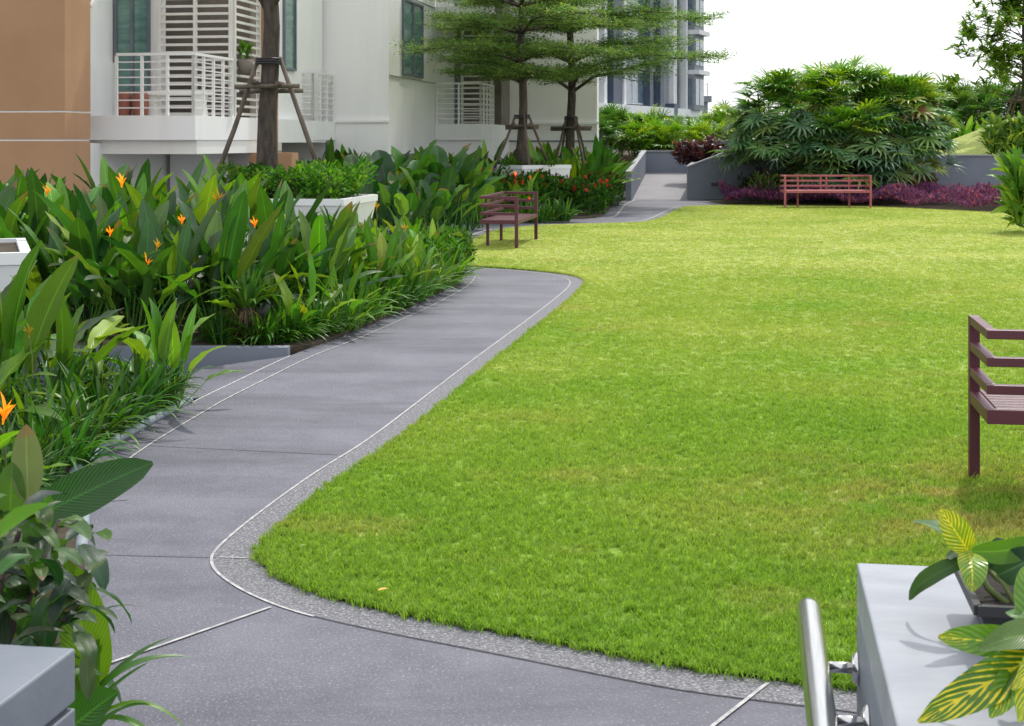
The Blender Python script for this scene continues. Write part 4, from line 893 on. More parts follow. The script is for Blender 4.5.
# strap leaved clumps along the edges
def along(line, n, off, j):
    a = np.array(line); o = []
    for k in range(n):
        t = (k + 0.5) / n * (len(a) - 1); i = int(t); q = a[i] * (1 - t + i) + a[min(i + 1, len(a) - 1)] * (t - i)
        o.append((q[0] - off + rng.normal(0, j), q[1] + rng.normal(0, j)))
    return o
e1 = [p for p in A if 7.0 < p[1] < 9.25]
for x, y in along(e1, 13, 0.13, 0.04) + along(e1, 7, 0.5, 0.07) + along(e1, 5, 0.8, 0.1):
    clump('spider_lily', (x, y, 0.02), 'dark narrow strap leaved clump spilling over the blue grey kerb', 'strap leaved clumps on the near kerb', MIDSTRAPS, 34, random.uniform(0.6, 0.9), jit((0.036, 0.115, 0.016)), spread=0.1)
for x, y in along(e1, 4, 0.3, 0.05):
    clump('spider_lily', (x, y, 0.02), 'dark narrow strap leaved clump spilling over the blue grey kerb', 'strap leaved clumps on the near kerb', WIDESTRAPS, 16, random.uniform(0.6, 0.75), jit((0.06, 0.17, 0.016)), spread=0.08)
e2 = [p for p in A if 12.2 < p[1] < 17.2]
for x, y in along(e2, 26, 0.06, 0.03) + along(e2, 20, 0.3, 0.06) + along(e2, 12, 0.6, 0.08):
    clump('strap_lily', (x, y, 0.03), 'bright green strap leaved clump along the path edge of the middle bed', 'strap leaved clumps on the path edge', WIDESTRAPS if random.random() < 0.5 else MIDSTRAPS, 28, random.uniform(0.6, 0.85), jit(random.choice(((0.045, 0.14, 0.015), (0.075, 0.19, 0.016)))), spread=0.1)
e3 = [p for p in A if 16.2 < p[1] < 19.0 and p[0] > -1.5]
for k, (x, y) in enumerate(along(e3, 9, 0.12, 0.05)):
    shrub('ixora_shrub', (x, y, 0.03), 0.3, 0.3, 0.5, 420, 0.085, jit((0.05, 0.15, 0.016)), 'low light green shrub at the tip of the bed by the path', 'low shrubs at the bed tip', stems=3, lumps=6)
for k in range(26):
    y = random.uniform(4.4, 7.3); ex = float(np.interp(y, [p[1] for p in A[:60]], [p[0] for p in A[:60]]))
    clump('spider_lily', (ex - random.uniform(0.2, 0.75), y, 0.02), 'strap leaved clump low in the bed behind the dark shrub', 'strap clumps behind the dark shrub', STRAPS, 44, random.uniform(0.5, 0.75), jit((0.032, 0.105, 0.014)), spread=0.1)
for k in range(9):
    y = random.uniform(5.2, 7.6); ex = float(np.interp(y, [p[1] for p in A[:60]], [p[0] for p in A[:60]]))
    plants.append(heliconia((ex - random.uniform(0.55, 1.0), y, 0.02), 'heliconia between the dark shrub and the near bed', 'heliconias behind the dark shrub', n=7, sc=random.uniform(0.55, 0.75), light=0.5))
# pandanus with a fibrous base and bright young leaves at the low wall
for px, Z, s in ((247, 11.66, 0.85), (268, 11.85, 0.7)):
    x = (px - CX) / FPX * Z
    e = empty('pandanus', (x, Z, 0.03)); tag(e, 'spiky strap leaved plant with brown fibrous base at the low wall', 'plant', 'pandanus at the low wall')
    n = 60; az = rng.uniform(0, 6.28, n); R = rot_zyx(az, rng.uniform(-0.1, 0.35, n)); T = np.stack([np.cos(az) * 0.05, np.sin(az) * 0.05, np.full(n, 0.3 * s)], 1)
    V, Fc, U, r = scatter(WIDESTRAPS, rng.integers(0, 5, n), R, T, s * rng.uniform(0.45, 0.75, n), rng.uniform(0, 1, n))
    inst('foliage', to_mesh('foliage', V, Fc, U, STRAP, r), e, color=(0.06, 0.16, 0.025))
    n = 150; az = rng.uniform(0, 6.28, n); R = rot_zyx(az, rng.uniform(1.2, 2.6, n)); T = np.stack([np.cos(az) * 0.09, np.sin(az) * 0.09, rng.uniform(0.1, 0.34, n) * s], 1)
    V, Fc, U, r = scatter(STRAPS, rng.integers(0, 5, n), R, T, s * rng.uniform(0.2, 0.42, n), rng.uniform(0, 1, n))
    inst('dead_fibres', to_mesh('dead_fibres', V, Fc, U, FLOWER, r), e, color=(0.17, 0.12, 0.085))
    MB().tube([(0, 0, -0.02), (0, 0, 0.34 * s)], [0.1 * s, 0.07 * s], 8).build('trunk', BARK, e)
for px, py, Z, s in ((292, 345, 11.75, 0.5), (310, 345, 12.0, 0.6), (340, 335, 12.4, 0.55), (176, 330, 8.9, 0.6), (160, 330, 8.8, 0.7)):
    heliconia(((px - CX) / FPX * Z, Z, 0.03), 'young yellow green broad leaved shoot standing at the front of the bed', 'yellow green young shoots', n=6, sc=s, light=3.0, name='young_heliconia')

for k in range(16):
    clump('strap_lily', (-1.95 + 0.03 * k + rng.normal(0, 0.03), 11.55 + 0.045 * k + rng.normal(0, 0.05), 0.03), 'strap leaved tuft at the end of the low wall by the path', 'strap tufts at the wall end', MIDSTRAPS, 30, random.uniform(0.5, 0.75), jit((0.05, 0.15, 0.016)), spread=0.08)
for k in range(12):
    clump('strap_lily', (-2.35 + 0.055 * k + rng.normal(0, 0.02), 11.52 + rng.uniform(0, 0.25), 0.03), 'dark strap leaved tuft low behind the grey wall', 'strap tufts behind the low wall', STRAPS, 36, random.uniform(0.4, 0.65), jit((0.035, 0.11, 0.014)), spread=0.08)
# shrubs in the tree planters
pc = gw(-5.84, 18.78, 0.8)
for k in range(9):
    du, dv = (k % 3 - 1) * 0.5, (k // 3 - 1) * 0.5
    if k == 4: continue
    q = gw(-5.84 + du, 18.78 + dv, 0.82)
    shrub('boxwood_shrub', q, 0.42, 0.42, 0.48, 520, 0.085, jit((0.06, 0.165, 0.02) if k % 3 == 2 or k < 3 else (0.035, 0.11, 0.016)), 'small leaved clipped shrub filling the planter round the thick trunk', 'shrubs in the planter by the balcony', stems=3, lumps=7)
for c, n in ((p2, 4),):
    for k in range(n):
        a = k * 1.57 + 0.6
        shrub('planter_groundcover', (c.x + 0.42 * math.cos(a), c.y + 0.42 * math.sin(a), 1.0 if c is p2 else 0.9), 0.34, 0.34, 0.18, 260, 0.06, jit((0.05, 0.14, 0.02)), 'low green ground plants in the white planter behind the bench', 'ground plants in the staked tree planters', stems=2, lumps=5)

# broad leaved plants against the white wall
for px, Z, s in ((350, 24, 0.92), (362, 25, 1.02), (378, 24.5, 0.9), (398, 24.6, 1.05), (412, 25.2, 1.05), (425, 24.2, 0.85), (441, 25.5, 1.12), (452, 25.2, 1.08), (462, 25.9, 0.95), (388, 23.4, 0.75), (430, 23.6, 0.7), (410, 23.2, 0.65), (334, 25.0, 0.8), (320, 24.6, 0.7), (372, 25.6, 1.05), (384, 25.4, 1.0), (405, 24.0, 0.85), (420, 25.8, 1.1), (434, 25.0, 1.0), (446, 24.3, 0.85), (356, 23.6, 0.75), (470, 26.6, 0.9), (478, 27.2, 0.85), (400, 26.2, 1.1)):
    heliconia(((px - CX) / FPX * Z, Z, 0.02), 'broad oval leaved plant standing against the white wall', 'broad leaved plants by the white wall', n=7, sc=s * 0.98, light=0.08, name='broad_leaf_plant', meshes=BROAD, spread=0.12)
# bed behind the end-on bench
bedE = [(-2.6, 28.6), (0.2, 29.3), (0.7, 31.0), (0.8, 34.5), (-4.5, 34.5), (-3.8, 28.5)]
for q in bed_fill(bedE, 105, 0.26):
    if (q[0] - p2.x) ** 2 + (q[1] - p2.y) ** 2 < 0.8: continue
    front = q[1] < 29.9 or (abs(q[0] - p2.x) < 0.75 and q[1] < 32)
    heliconia((q[0], q[1], 0.03), 'green heliconia in the bed behind the end-on bench', 'heliconias behind the end-on bench', name='far_heliconia', n=9, sc=random.uniform(0.6, 0.85) if front else random.uniform(1.0, 1.3), light=0.5 if front else 0.35)  # heliconias, built from the same leaf meshes as the left beds
for k in range(15):
    x = -1.7 + 0.155 * k
    heliconia((x, 29.35 + 0.03 * k + random.uniform(-0.1, 0.1), 0.03), 'green heliconia in the bed behind the end-on bench', 'heliconias behind the end-on bench', name='far_heliconia', n=10, sc=random.uniform(0.62, 0.82), light=0.6)
bedF = [(0.8, 33.0), (1.4, 34.2), (2.1, 36.4), (2.6, 39.5), (1.0, 39.5), (0.3, 36)]
for q in bed_fill(bedF, 62, 0.24):
    if (q[0] - p3.x) ** 2 + (q[1] - p3.y) ** 2 < 0.06: continue
    heliconia((q[0], q[1], 0.03), 'upright bright green heliconia beside the left ramp wall', 'heliconias beside the ramp', name='far_heliconia', n=9, sc=random.uniform(1.0, 1.35), light=0.8)  # heliconias again, taller and lighter green
for q in bed_fill([(-3.6, 26.6), (-1.6, 28.0), (-2.4, 28.5), (-4.2, 28.0)], 9, 0.35):
    clump('spider_lily', (q[0], q[1], 0.03), 'grey green strap leaved clump at the start of the far path', 'strap clumps at the far path', STRAPS, 60, random.uniform(0.85, 1.1), jit((0.05, 0.115, 0.04)), spread=0.2)
BLOSS = to_mesh('blossom', *scatter(OVALS, np.zeros(22, int), rot_zyx(rng.uniform(0, 6.28, 22), rng.uniform(-1.4, 0.3, 22)), rng.normal(0, 0.015, (22, 3)), np.full(22, 0.05), rng.uniform(0, 1, 22))[:3], FLOWER)
for x in np.linspace(-2.2, 1.0, 16):
    clump('strap_lily', (x, 28.95 + 0.12 * x + rng.normal(0, 0.06), 0.03), 'green strap leaved clump at the foot of the bed behind the end-on bench', 'strap clumps behind the end-on bench', WIDESTRAPS, 46, random.uniform(0.6, 0.85), jit((0.05, 0.15, 0.018)), spread=0.14)
rs = [gr(px, py) for px, py in ((548, 217), (562, 217), (577, 217), (590, 215.5), (601, 211), (606, 206), (556, 212), (572, 212), (586, 210), (597, 206), (566, 208), (582, 206), (592, 203))]
rs += [(-0.05, 30.25), (0.25, 30.35), (0.5, 30.45), (0.75, 30.6), (0.1, 30.75), (0.45, 30.9), (0.8, 31.0), (-0.3, 30.4)]
for k, (x, y) in enumerate(rs):
    shrub('red_flower_shrub', (x, y + 0.3, 0.03), 0.46, 0.46, 0.78 + 0.012 * (217 - 205) * (k > 9), 560, 0.12, jit((0.032, 0.105, 0.018)), 'leafy shrub dotted with small red flowers by the far path', 'red flowered shrubs by the far path', stems=3, lumps=7, blossoms=9, blossom_mesh=BLOSS, bcol=(0.33, 0.035, 0.03))
for px, py, Z in ((517, 174, 29.6), (530, 178, 29.4), (497, 196, 29.0), (585, 163, 36.0), (480, 180, 29.4), (494, 163, 31.0), (528, 199, 29.2)):
    q = at(px, py, Z)
    e = [o for o in C.objects if o.get('group') in ('heliconias behind the end-on bench', 'heliconias beside the ramp')]
    e = min(e, key=lambda o: (o.location.x - q.x) ** 2 + (o.location.y - q.y) ** 2); flower_at(e, px, py, Z, 0.85, jit((0.8, 0.4, 0.06), 0.15))

# ------------------------------------------------------------------ fan palms
def fan(k, segs, L, droop, pet):
    r = np.random.default_rng(300 + k); ps = []
    pts = [(math.sin(0.7) * pet * q, 0, math.cos(0.7) * pet * q) for q in (0, 0.5, 1)]
    ps.append(stemtube(pts, 0.007, 0.005, 3)); hub = np.array(pts[-1])
    for i in range(segs):
        a = (i / (segs - 1) - 0.5) * 2 * 2.0
        l = L * (1 - 0.22 * abs(a) / 2.0) * r.uniform(0.9, 1.1)
        v, f, u = blade(l, 0.047, 0.9 + r.uniform(-0.1, 0.1), 0.9 + droop + r.uniform(-0.2, 0.3), n=5, m=3, fold=0.35, prof=(0.3, 0.55), bendp=1.5)
        v = v @ rot_zyx(np.array([a]), np.array([0.15 * abs(a)]))[0].T + hub; ps.append((v, f, u))
    return merge(ps)
FANT = [fan(k, random.choice((9, 10, 11, 12)), 0.45, random.uniform(0.7, 1.4), random.uniform(0.25, 0.42)) for k in range(8)]
FANS = [to_mesh('fan_frond', *t, PALM) for t in FANT]
def fan_palm(loc, rx, ry, h, n, label, sc=1.0, dark=False, group='fan palms behind the far bench'):
    e = empty('fan_palm', loc); tag(e, label, 'palm', group)
    for k in range(max(5, n // 24)):
        a = random.uniform(0, 6.28); q = math.sqrt(random.random()) * 0.6
        MB().tube([(math.cos(a) * rx * q * 0.7, math.sin(a) * ry * q * 0.7, -0.02), (math.cos(a) * rx * q, math.sin(a) * ry * q, h * random.uniform(0.55, 0.85))], [0.022, 0.016], 6).build('stem', STAKE, e)
    for k in range(n):
        a = random.uniform(0, 6.28); t = random.random() ** 0.8
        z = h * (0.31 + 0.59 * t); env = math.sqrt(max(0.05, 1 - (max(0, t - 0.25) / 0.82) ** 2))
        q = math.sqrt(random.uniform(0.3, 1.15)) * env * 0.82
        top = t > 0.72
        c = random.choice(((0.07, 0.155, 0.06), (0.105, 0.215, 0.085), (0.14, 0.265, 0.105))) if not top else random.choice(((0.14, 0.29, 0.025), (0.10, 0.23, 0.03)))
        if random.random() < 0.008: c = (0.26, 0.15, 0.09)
        tilt = random.uniform(0.25, 1.15) if not top else random.uniform(-0.5, 0.45)
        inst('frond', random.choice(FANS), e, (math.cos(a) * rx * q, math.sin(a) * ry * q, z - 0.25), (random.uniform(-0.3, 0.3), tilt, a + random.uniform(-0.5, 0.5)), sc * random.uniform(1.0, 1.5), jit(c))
    return e
fan_palm((7.15, 38.9, 0.03), 1.3, 1.1, 3.35, 270, 'large fan palm clump overhanging the sloped wall left of the far bench')
fan_palm((8.7, 39.1, 0.03), 1.35, 1.1, 3.6, 270, 'tallest fan palm clump directly behind the far bench')
fan_palm((9.95, 39.0, 0.03), 1.15, 1.0, 3.3, 260, 'fan palm clump right of the far bench next to the retaining wall')
fan_palm((8.7, 38.1, 0.03), 1.2, 0.7, 2.3, 220, 'low drooping fan palm just above the far bench backrest')
fan_palm((9.3, 42.6, 1.08), 1.5, 1.2, 2.6, 180, 'fan palm rising above the rest behind the retaining wall')
def far_palm(loc, rx, ry, h, n, color, label, group, sc=1.0):
    e = empty('palm_shrub', loc); tag(e, label, 'palm', group)
    a = rng.uniform(0, 6.28, n); t = rng.uniform(0, 1, n) ** 0.8; env = np.sqrt(np.clip(1 - (np.clip(t - 0.3, 0, 1) / 0.8) ** 2, 0.05, 1)); q = np.sqrt(rng.uniform(0.2, 1, n)) * env
    T = np.stack([np.cos(a) * rx * q, np.sin(a) * ry * q, h * (0.1 + 0.75 * t) - 0.2], 1)
    V, Fc, U, r = scatter(FANT, rng.integers(0, len(FANT), n), rot_zyx(a + rng.normal(0, 0.5, n), rng.normal(0.0, 0.35, n) + 0.3 - 0.7 * t, rng.normal(0, 0.3, n)), T, sc * rng.uniform(0.8, 1.3, n), rng.uniform(0, 1, n))
    inst('foliage', to_mesh('foliage', V, Fc, U, PALM, r), e, color=color)
    for k in range(4):
        b = random.uniform(0, 6.28); MB().tube([(math.cos(b) * rx * 0.2, math.sin(b) * ry * 0.2, -0.02), (math.cos(b) * rx * 0.5, math.sin(b) * ry * 0.5, h * 0.7)], [0.025, 0.015], 5).build('stem', STAKE, e)
# hedge of palms behind the ramp
for k, (px, py, Z, lt) in enumerate(((590, 124, 47, 0), (604, 116, 48.5, 0), (620, 118, 49, 0), (634, 120, 50, 1), (648, 117, 49.5, 1), (664, 126, 50, 1), (680, 126, 50, 1), (697, 128, 50.5, 1), (712, 122, 50, 1), (726, 112, 50, 1), (740, 106, 49, 1), (755, 104, 50, 0), (640, 130, 48, 1), (660, 131, 48, 1), (690, 131, 48, 1), (715, 128, 48, 1))):
    q = at(px, py, Z); h = q.z - 1.08 + 0.2
    far_palm((q.x, q.y, 1.08), 0.75, 0.75, max(0.7, h), 75, (0.13, 0.27, 0.022) if lt else (0.06, 0.15, 0.03), 'bright leafy palm in the hedge row behind the ramp end wall' if lt else 'dark leafy palm in the hedge behind the staked trees', 'palms in the hedge behind the ramp' if lt else 'dark palms in the hedge behind the trees', sc=0.85)
for k, (px, py, Z) in enumerate(((915, 88, 52), (935, 96, 53), (950, 90, 54), (965, 98, 53), (982, 95, 54), (1000, 95, 55), (1018, 98, 55), (1035, 95, 55), (900, 80, 50), (1050, 100, 54))):
    q = at(px, py, Z)
    far_palm((q.x, q.y, 1.08), 0.85, 0.8, q.z - 1.08 + 0.25, 95, (0.07, 0.165, 0.035), 'dark green palm in the row beyond the grassy mound', 'palms beyond the mound', sc=1.1)
for k, px in enumerate((935, 948, 960, 972, 985)):
    q = at(px, 128, 49); heliconia((q.x, 49 - 0.2 * k, 1.05), 'bright leafy heliconia at the foot of the mound', 'heliconias at the mound', n=9, sc=1.1, light=1.2)

# purple ground cover, dark shrubs
def purple(poly, h, n, label, name='purple_groundcover'):
    a = np.array(poly); P = np.stack([rng.uniform(a[:, 0].min(), a[:, 0].max(), n), rng.uniform(a[:, 1].min(), a[:, 1].max(), n)], 1); P = P[in_poly(P, poly)]
    P[:, 1] -= 0.22
    n = len(P); z = h * (0.55 + 0.45 * np.sin(P[:, 0] * 3.1 + 1) * np.cos(P[:, 1] * 2.7)) * rng.uniform(0.2, 1.0, n) ** 0.5 + 0.06
    V, Fc, U, r = scatter(LANCE, rng.integers(0, 3, n), rot_zyx(rng.uniform(0, 6.28, n), rng.normal(-0.3, 0.5, n)), np.concatenate([P, z[:, None]], 1), 0.12 * rng.uniform(0.6, 1.2, n), rng.uniform(0, 1, n))
    o = inst(name, to_mesh(name, V, Fc, U, SMALL, r), None, color=(0.125, 0.043, 0.155)); return tag(o, label, 'ground cover', None, 'stuff')
purple([(5.35, 37.0), (5.6, 36.75), (7.5, 36.3), (8.6, 36.0), (9.1, 35.6), (9.4, 38.3), (5.25, 38.6)], 0.46, 13000, 'dark purple ground cover below the sloped wall and far bench')
purple([(8.9, 35.8), (9.3, 35.15), (10.1, 33.95), (10.9, 32.75), (13.5, 29.9), (15.0, 31.0), (15.0, 37.0), (9.6, 38.3)], 0.46, 40000, 'purple ground cover below the dark grey retaining wall')
for k, (px, py, Z, s) in enumerate(((690, 166, 43.5, 0.8), (703, 165, 43, 0.95), (715, 160, 43.5, 0.85))):
    q = at(px, py, Z); shrub('purple_shrub', (q.x, Z, 0.75), 0.55 * s, 0.5 * s, 1.0 * s, 520, 0.19, jit((0.055, 0.018, 0.03)), 'dark purple leaved shrub above the sloped wall by the ramp', 'dark purple shrubs by the ramp', lumps=7, mat=PALM)
for k, (px, py, c) in enumerate(((768, 205, (0.04, 0.09, 0.02)), (778, 200, (0.06, 0.12, 0.02)), (905, 200, (0.06, 0.06, 0.02)), (918, 200, (0.12, 0.08, 0.03)), (745, 200, (0.05, 0.05, 0.03)))):
    x, y = gr(px, py); shrub('understorey_shrub', (x, min(y, 39.2), 0.03), 0.5, 0.4, 0.75, 420, 0.15, jit(c), 'low mixed green shrub in the shade of the fan palms', 'shrubs under the fan palms', temps=LANCE, lumps=6)
# plants at the right edge
x, y = gr(1036, 233); shrub('dracaena', (x, y, 0.0), 0.62, 0.6, 1.25, 620, 0.42, (0.10, 0.225, 0.026), 'bright green leafy plant cut off by the right edge of the lawn', None, temps=LANCE, cat='plant', mat=STRAP, lumps=8)
for k, (px, Z) in enumerate(((1006, 41.5), (1020, 41.6), (1036, 41.5))):
    shrub('rounded_shrub', ((px - CX) / FPX * Z, Z, 1.06), 0.62, 0.55, 1.05, 420, 0.34, jit((0.13, 0.25, 0.05), 0.1), 'rounded pale green leafy shrub on top of the retaining wall', 'pale shrubs on the retaining wall', temps=LANCE, mat=STRAP, lumps=7)
# tree at the right edge on the mound
RT = empty('whorled_tree', (15.35, 45.0, 2.2)); tag(RT, 'open crowned tree with whorled leaves at the upper right corner', 'tree')
MB().tube([(0, 0, -0.1), (0.03, 0, 1.5), (0, 0.02, 3.0), (0.05, 0, 4.6)], [0.09, 0.075, 0.05, 0.02], 9).build('trunk', BARK, RT)
tips = []
for k in range(42):
    a = random.uniform(0, 6.28) if k % 2 else random.uniform(2.3, 4.0); z = random.uniform(0.75, 4.3); R = random.uniform(0.5, 2.05) * (1.0 if z < 3 else 0.7)
    q0 = Vector((0.02, 0, max(0.6, z - R * 0.35))); q2 = Vector((math.cos(a) * R, math.sin(a) * R, z)); q1 = q0.lerp(q2, 0.5) + Vector((0, 0, 0.05))
    MB().tube([q0, q1, q2], [0.022, 0.014, 0.007], 5).build('branch', BARK, RT)
    tips.append(q2); tips.append(q1 + Vector((random.uniform(-0.25, 0.25), random.uniform(-0.25, 0.25), 0.12)))
    for _ in range(4): tips.append(q2 + Vector((random.uniform(-0.35, 0.35), random.uniform(-0.35, 0.35), random.uniform(-0.25, 0.25))))
T = np.repeat(np.array([tuple(t) for t in tips]), 12, 0); n = len(T)
V, Fc, U, r = scatter(LANCE, rng.integers(0, 3, n), rot_zyx(rng.uniform(0, 6.28, n), rng.normal(0.35, 0.35, n)), T, 0.34 * rng.uniform(0.7, 1.15, n), rng.uniform(0, 1, n))
inst('crown', to_mesh('crown', V, Fc, U, SMALL, r), RT, color=(0.12, 0.23, 0.04))
stakes((15.35, 45.0, 2.25), 'timber stakes propping the tree on the grassy mound', 0.65, 1.1, 0.5, 0.3, barlen=0.55)
# round tree in front of the far block
FT = empty('far_tree', (20.8, 150, -0.7)); tag(FT, 'small round tree in front of the far grey building', 'tree')
MB().tube([(0, 0, 0), (0, 0, 2.8)], [0.2, 0.12], 7).build('trunk', BARK, FT)
P, d = cloud_points(1500, 2.0, 2.0, 3.4, 9); nn = len(P); P[:, 2] += 1.8
V, Fc, U, r = scatter(OVALS, rng.integers(0, 3, nn), rot_zyx(rng.uniform(0, 6.28, nn), rng.normal(0, 0.6, nn)), P, 0.4 * rng.uniform(0.6, 1.2, nn), rng.uniform(0, 1, nn))
inst('crown', to_mesh('crown', V, Fc, U, SMALL, r), FT, color=(0.06, 0.13, 0.05))

# ------------------------------------------------------------------ foreground plants with leaves placed one by one
def leaf_between(parent, a, b, wd, mat, color, arch=0.12, fold=0.3, up=(0, 0, 1), prof=(0.5, 0.62), n=10, roll=0.0, ripple=0.08, name='leaf'):
    """one leaf from point a to point b (world), arched upwards"""
    a = Vector(a); b = Vector(b); d = b - a; L = d.length; d.normalize()
    r = d.cross(Vector(up)).normalized(); q = r.cross(d)
    if roll: R = Matrix.Rotation(roll, 3, d); r = R @ r; q = R @ q
    m = 5; V = []; U = []
    ph = random.uniform(0, 6)
    for i in range(n + 1):
        v = i / n; w = ((v + 0.02) ** prof[0]) * ((1 - 0.995 * v) ** prof[1]); w = w / 0.5 * wd / 2
        c = a + d * (L * v) + q * (arch * L * 4 * v * (1 - v))
        for j in range(m):
            s = -1 + 2 * j / (m - 1)
            V.append(c + r * (s * w) + q * (fold * abs(s) * w + ripple * w * abs(s) ** 2 * math.sin(v * 14 + ph + s)))
            U.append((j / (m - 1), v))
    l = parent.location
    V = np.array([tuple(x - l) for x in V]); me = to_mesh('leaf', V, grid_faces(n + 1, m), np.array(U), mat)
    return inst(name, me, parent, color=color)
# variegated pot plant on the right wall
pz = 3.32
pot_c = Vector((1.085, 3.02, 0.601))
pot = empty('plant_pot', pot_c, -GA); tag(pot, 'black tapered plastic pot on the grey stone wall', 'plant pot')
v = []
for z, s in ((0, 0.13), (0.095, 0.165)): v += [(-s, -s, z), (s, -s, z), (s, s, z), (-s, s, z)]
MB().add(v, [(3, 2, 1, 0)] + [(i, (i + 1) % 4, (i + 1) % 4 + 4, i + 4) for i in range(4)]).build('body', BLACK, pot, bevel=0.008)
rm = MB()
for a, b in (((-1, -1), (1, -1)), ((1, -1), (1, 1)), ((1, 1), (-1, 1)), ((-1, 1), (-1, -1))): rm.beam((a[0] * 0.166, a[1] * 0.166, 0.095), (b[0] * 0.166, b[1] * 0.166, 0.095), 0.014, 0.02)
rm.build('rim', BLACK, pot); MB().box(-0.148, 0.148, -0.148, 0.148, 0.055, 0.08).build('soil', surf('dark_potting_mix', (0.012, 0.01, 0.009), (0.028, 0.023, 0.02), scale=30, rough=0.95, bump=0.6, bscale=80), pot)  # soil coloured near-black inside the pot
VP_ = empty('variegated_plant', (pot_c.x, pot_c.y, 0.69)); tag(VP_, 'green plant with yellow veined leaves growing in the black pot', 'plant')
def st(pts, r=0.006):
    MB().tube([at(*p) - VP_.location for p in pts], [r, r * 0.8, r * 0.6][:len(pts)], 7).build('stem', STEM, VP_)
MB().tube([(0, 0, -0.03), (-0.01, 0, 0.04)], 0.012, 7).build('stem', STEM, VP_)
st([(1016, 612, 2.98), (988, 588, 3.0), (968, 553, 3.02)], 0.009); st([(1018, 612, 2.98), (1005, 585, 3.0), (990, 570, 3.05)], 0.006); st([(1022, 612, 2.95), (1036, 632, 2.75), (1046, 648, 2.62)], 0.010)
YG = (0.13, 0.25, 0.015); DG = (0.02, 0.065, 0.012)
for a, b, w, mat, c, kw in (
    ((968, 551, 3.02), (940, 509, 3.0), 0.062, CROTON, YG, dict(arch=0.06, roll=-0.5)),
    ((969, 553, 3.0), (972, 592, 2.93), 0.062, CROTON, YG, dict(arch=0.14, roll=0.1)),
    ((968, 552, 3.03), (911, 522, 3.12), 0.05, LEAF, (0.10, 0.18, 0.05), dict(arch=0.12, roll=0.5)),
    ((968, 552, 3.05), (946, 556, 3.08), 0.05, LEAF, DG, dict(arch=-0.05, roll=0.6)),
    ((972, 551, 3.02), (1034, 538, 3.05), 0.055, LEAF, (0.06, 0.16, 0.02), dict(arch=0.22, roll=0.7)),
    ((975, 558, 3.05), (909, 600, 3.14), 0.04, LEAF, DG, dict(arch=0.2, roll=0.2)),
    ((998, 575, 3.03), (1045, 552, 3.0), 0.075, LEAF, (0.05, 0.10, 0.05), dict(arch=0.1, roll=0.3)),
    ((990, 570, 3.05), (1004, 540, 3.1), 0.06, LEAF, DG, dict(arch=0.1, roll=0.2)),
    ((990, 572, 3.05), (1030, 580, 3.05), 0.06, LEAF, (0.035, 0.09, 0.03), dict(arch=0.15, roll=0.1)),
    ((1046, 648, 2.62), (938, 637, 2.66), 0.06, CROTON, YG, dict(arch=0.14, roll=-0.3)),
    ((1046, 650, 2.6), (918, 722, 2.5), 0.075, CROTON, (0.05, 0.14, 0.012), dict(arch=0.14, roll=-0.1)),
    ((1046, 646, 2.62), (978, 650, 2.55), 0.06, LEAF, (0.06, 0.13, 0.04), dict(arch=0.25, roll=0.2)),
    ((1046, 652, 2.58), (1019, 722, 2.44), 0.066, CROTON, YG, dict(arch=0.12, roll=0.2)),
    ((1046, 655, 2.62), (968, 694, 2.56), 0.055, LEAF, DG, dict(arch=0.05, roll=-0.3)),
    ((1025, 665, 2.56), (990, 718, 2.48), 0.055, CROTON, YG, dict(arch=0.1, roll=0.2)),
    ((1040, 640, 2.62), (1006, 612, 2.68), 0.05, LEAF, (0.09, 0.18, 0.04), dict(arch=0.2, roll=0.2)),
    ((1040, 640, 2.64), (1030, 563, 2.72), 0.08, CROTON, YG, dict(arch=0.06, roll=-0.3)),
    ((1046, 650, 2.6), (1012, 690, 2.46), 0.05, CROTON, YG, dict(arch=0.2, roll=0.0)),
    ((1050, 645, 2.62), (1066, 600, 2.62), 0.07, CROTON, YG, dict(arch=0.12, roll=0.1)),
    ((1060, 650, 2.6), (1120, 600, 2.6), 0.07, CROTON, YG, dict(arch=0.12, roll=0.3)),
    ((1060, 650, 2.6), (1110, 690, 2.5), 0.07, CROTON, YG, dict(arch=0.12, roll=0.1))):
    leaf_between(VP_, at(*a), at(*b), w, mat, c, up=(0.1, -0.8, 0.6), **kw)

# dark green shrub and big leaf on the left
SH = empty('dark_shrub', (-1.28, 3.45, 0.02)); tag(SH, 'dark glossy leaved shrub directly behind the left stone wall end', 'shrub')
for k, (px, py, Z) in enumerate(((48, 560, 3.5), (20, 530, 3.4), (78, 600, 3.5), (5, 570, 3.5), (60, 520, 3.6))):
    q = at(px, py, Z) - SH.location; MB().tube([(0.02 * k - 0.05, 0, 0.0), (q.x * 0.5 - 0.03, q.y * 0.5, q.z * 0.55), tuple(q)], [0.012, 0.009, 0.006], 6).build('stem', BARK, SH)
for k in range(230):
    px = random.uniform(-60, 92); py = random.uniform(505, 690); Z = random.uniform(3.05, 3.9)
    if px > 50 and py < 520: continue
    a = at(px, py, Z); ang = random.uniform(0, 6.28); l = random.uniform(0.055, 0.105)
    b = a + Vector((math.cos(ang) * l, math.sin(ang) * l, random.uniform(-0.09, 0.03)))
    leaf_between(SH, a, b, l * random.uniform(0.42, 0.52), LEAF, jit(random.choice(((0.012, 0.042, 0.012), (0.02, 0.06, 0.013), (0.032, 0.095, 0.014), (0.014, 0.042, 0.02))), 0.2), arch=0.12, n=6, fold=0.25, prof=(0.45, 0.55))
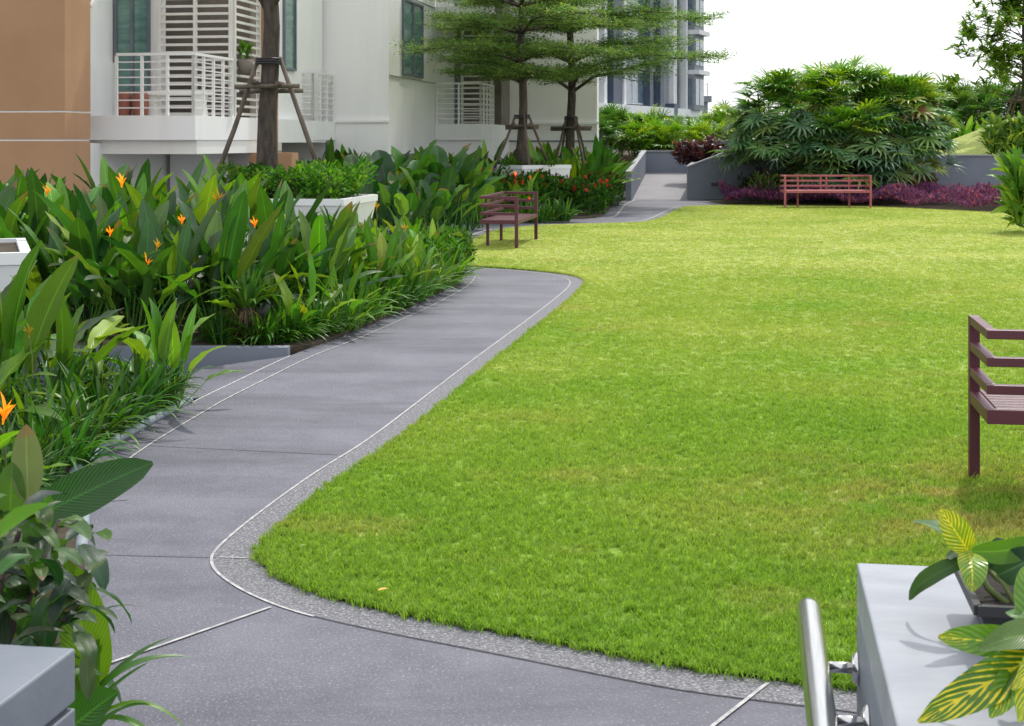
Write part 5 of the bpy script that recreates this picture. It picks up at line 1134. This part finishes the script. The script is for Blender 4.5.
for a, b, w, c in (((62, 528, 3.5), (90, 540, 3.4), 0.055, (0.05, 0.11, 0.03)), ((80, 545, 3.45), (104, 592, 3.4), 0.06, (0.022, 0.07, 0.03)), ((85, 610, 3.4), (118, 620, 3.38), 0.03, (0.04, 0.09, 0.015)), ((58, 525, 3.5), (86, 522, 3.5), 0.045, (0.06, 0.13, 0.02)), ((45, 650, 3.3), (52, 590, 3.35), 0.07, (0.03, 0.09, 0.02)), ((75, 632, 3.3), (92, 668, 3.25), 0.05, (0.045, 0.1, 0.015))):
    leaf_between(SH, at(*a), at(*b), w, LEAF, c, arch=0.12, n=8)
HP = empty('heliconia_plant', (-1.62, 3.95, 0.02)); tag(HP, 'heliconia with one long dark leaf reaching over the path', 'plant')
for a, b, w, c, kw in (
    ((28, 522, 3.9), (153, 463, 3.95), 0.125, (0.022, 0.075, 0.014), dict(arch=0.06, roll=-0.75)),
    ((28, 500, 3.9), (26, 425, 3.95), 0.085, (0.06, 0.12, 0.05), dict(arch=-0.04, roll=1.2)),
    ((92, 690, 3.7), (66, 560, 3.6), 0.13, (0.07, 0.19, 0.015), dict(arch=0.04, roll=1.3)),
    ((10, 520, 3.9), (12, 462, 3.9), 0.08, (0.03, 0.1, 0.016), dict(arch=0.02, roll=1.0)),
    ((30, 545, 3.8), (48, 492, 3.8), 0.07, (0.055, 0.16, 0.015), dict(arch=0.02, roll=0.9)),
    ((0, 640, 3.8), (-30, 500, 3.8), 0.1, (0.03, 0.1, 0.016), dict(arch=0.03, roll=1.0)),
    ((40, 760, 3.3), (118, 692, 3.2), 0.13, (0.045, 0.15, 0.014), dict(arch=0.05, roll=-0.6))):
    kw['roll'] = random.uniform(-0.4, 0.4); l = leaf_between(HP, at(*a), at(*b), w, LEAF, c, up=(0.2, -0.85, 0.5), **kw)
    q = at(*a) - HP.location; MB().tube([(random.uniform(-0.05, 0.05), random.uniform(-0.05, 0.05), -0.02), (q.x * 0.5, q.y * 0.5, q.z * 0.6 + 0.02), tuple(q)], [0.012, 0.009, 0.006], 6).build('petiole', STEM, HP)
# blurred leaf very near the lens
NB = empty('near_leaf_plant', (-0.72, 1.75, 0.6)); tag(NB, 'out of focus bright green leaf close to the camera at the left edge', 'plant')
leaf_between(NB, at(-60, 600, 1.75), at(48, 505, 1.9), 0.085, LEAF, (0.06, 0.18, 0.014), arch=0.05, roll=-0.7)
q = at(-60, 600, 1.75) - NB.location; MB().tube([(-0.05, 0.0, 0.0), tuple(q)], [0.008, 0.005], 6).build('petiole', STEM, NB)
# long strap leaves bending over the path
SL = empty('strap_plant', (-1.03, 3.62, 0.02)); tag(SL, 'long arching strap leaves bending over the path beside the left wall', 'plant')
for a, b, w, arch, c in (((84, 715, 3.65), (171, 637, 3.8), 0.022, 0.10, (0.07, 0.18, 0.016)), ((82, 712, 3.62), (190, 657, 3.75), 0.03, 0.16, (0.05, 0.15, 0.016)), ((88, 715, 3.6), (150, 662, 3.6), 0.022, 0.05, (0.07, 0.19, 0.016)), ((92, 722, 3.6), (185, 728, 3.6), 0.022, 0.22, (0.05, 0.15, 0.016)), ((100, 720, 3.55), (165, 760, 3.5), 0.024, 0.18, (0.06, 0.17, 0.016)), ((90, 690, 3.65), (108, 622, 3.7), 0.02, 0.02, (0.08, 0.2, 0.016)), ((94, 700, 3.6), (96, 604, 3.7), 0.02, -0.02, (0.07, 0.18, 0.016)), ((95, 735, 3.5), (150, 705, 3.4), 0.024, 0.1, (0.05, 0.15, 0.014)), ((80, 720, 3.6), (60, 640, 3.7), 0.024, 0.05, (0.05, 0.14, 0.014))):
    leaf_between(SL, at(*a), at(*b), w, STRAP, c, arch=arch, prof=(0.2, 0.6), fold=0.5, ripple=0.0)
    q = at(*a) - SL.location; MB().tube([(0, 0, -0.02), tuple(q)], [0.008, 0.006], 5).build('sheath', STEM, SL)
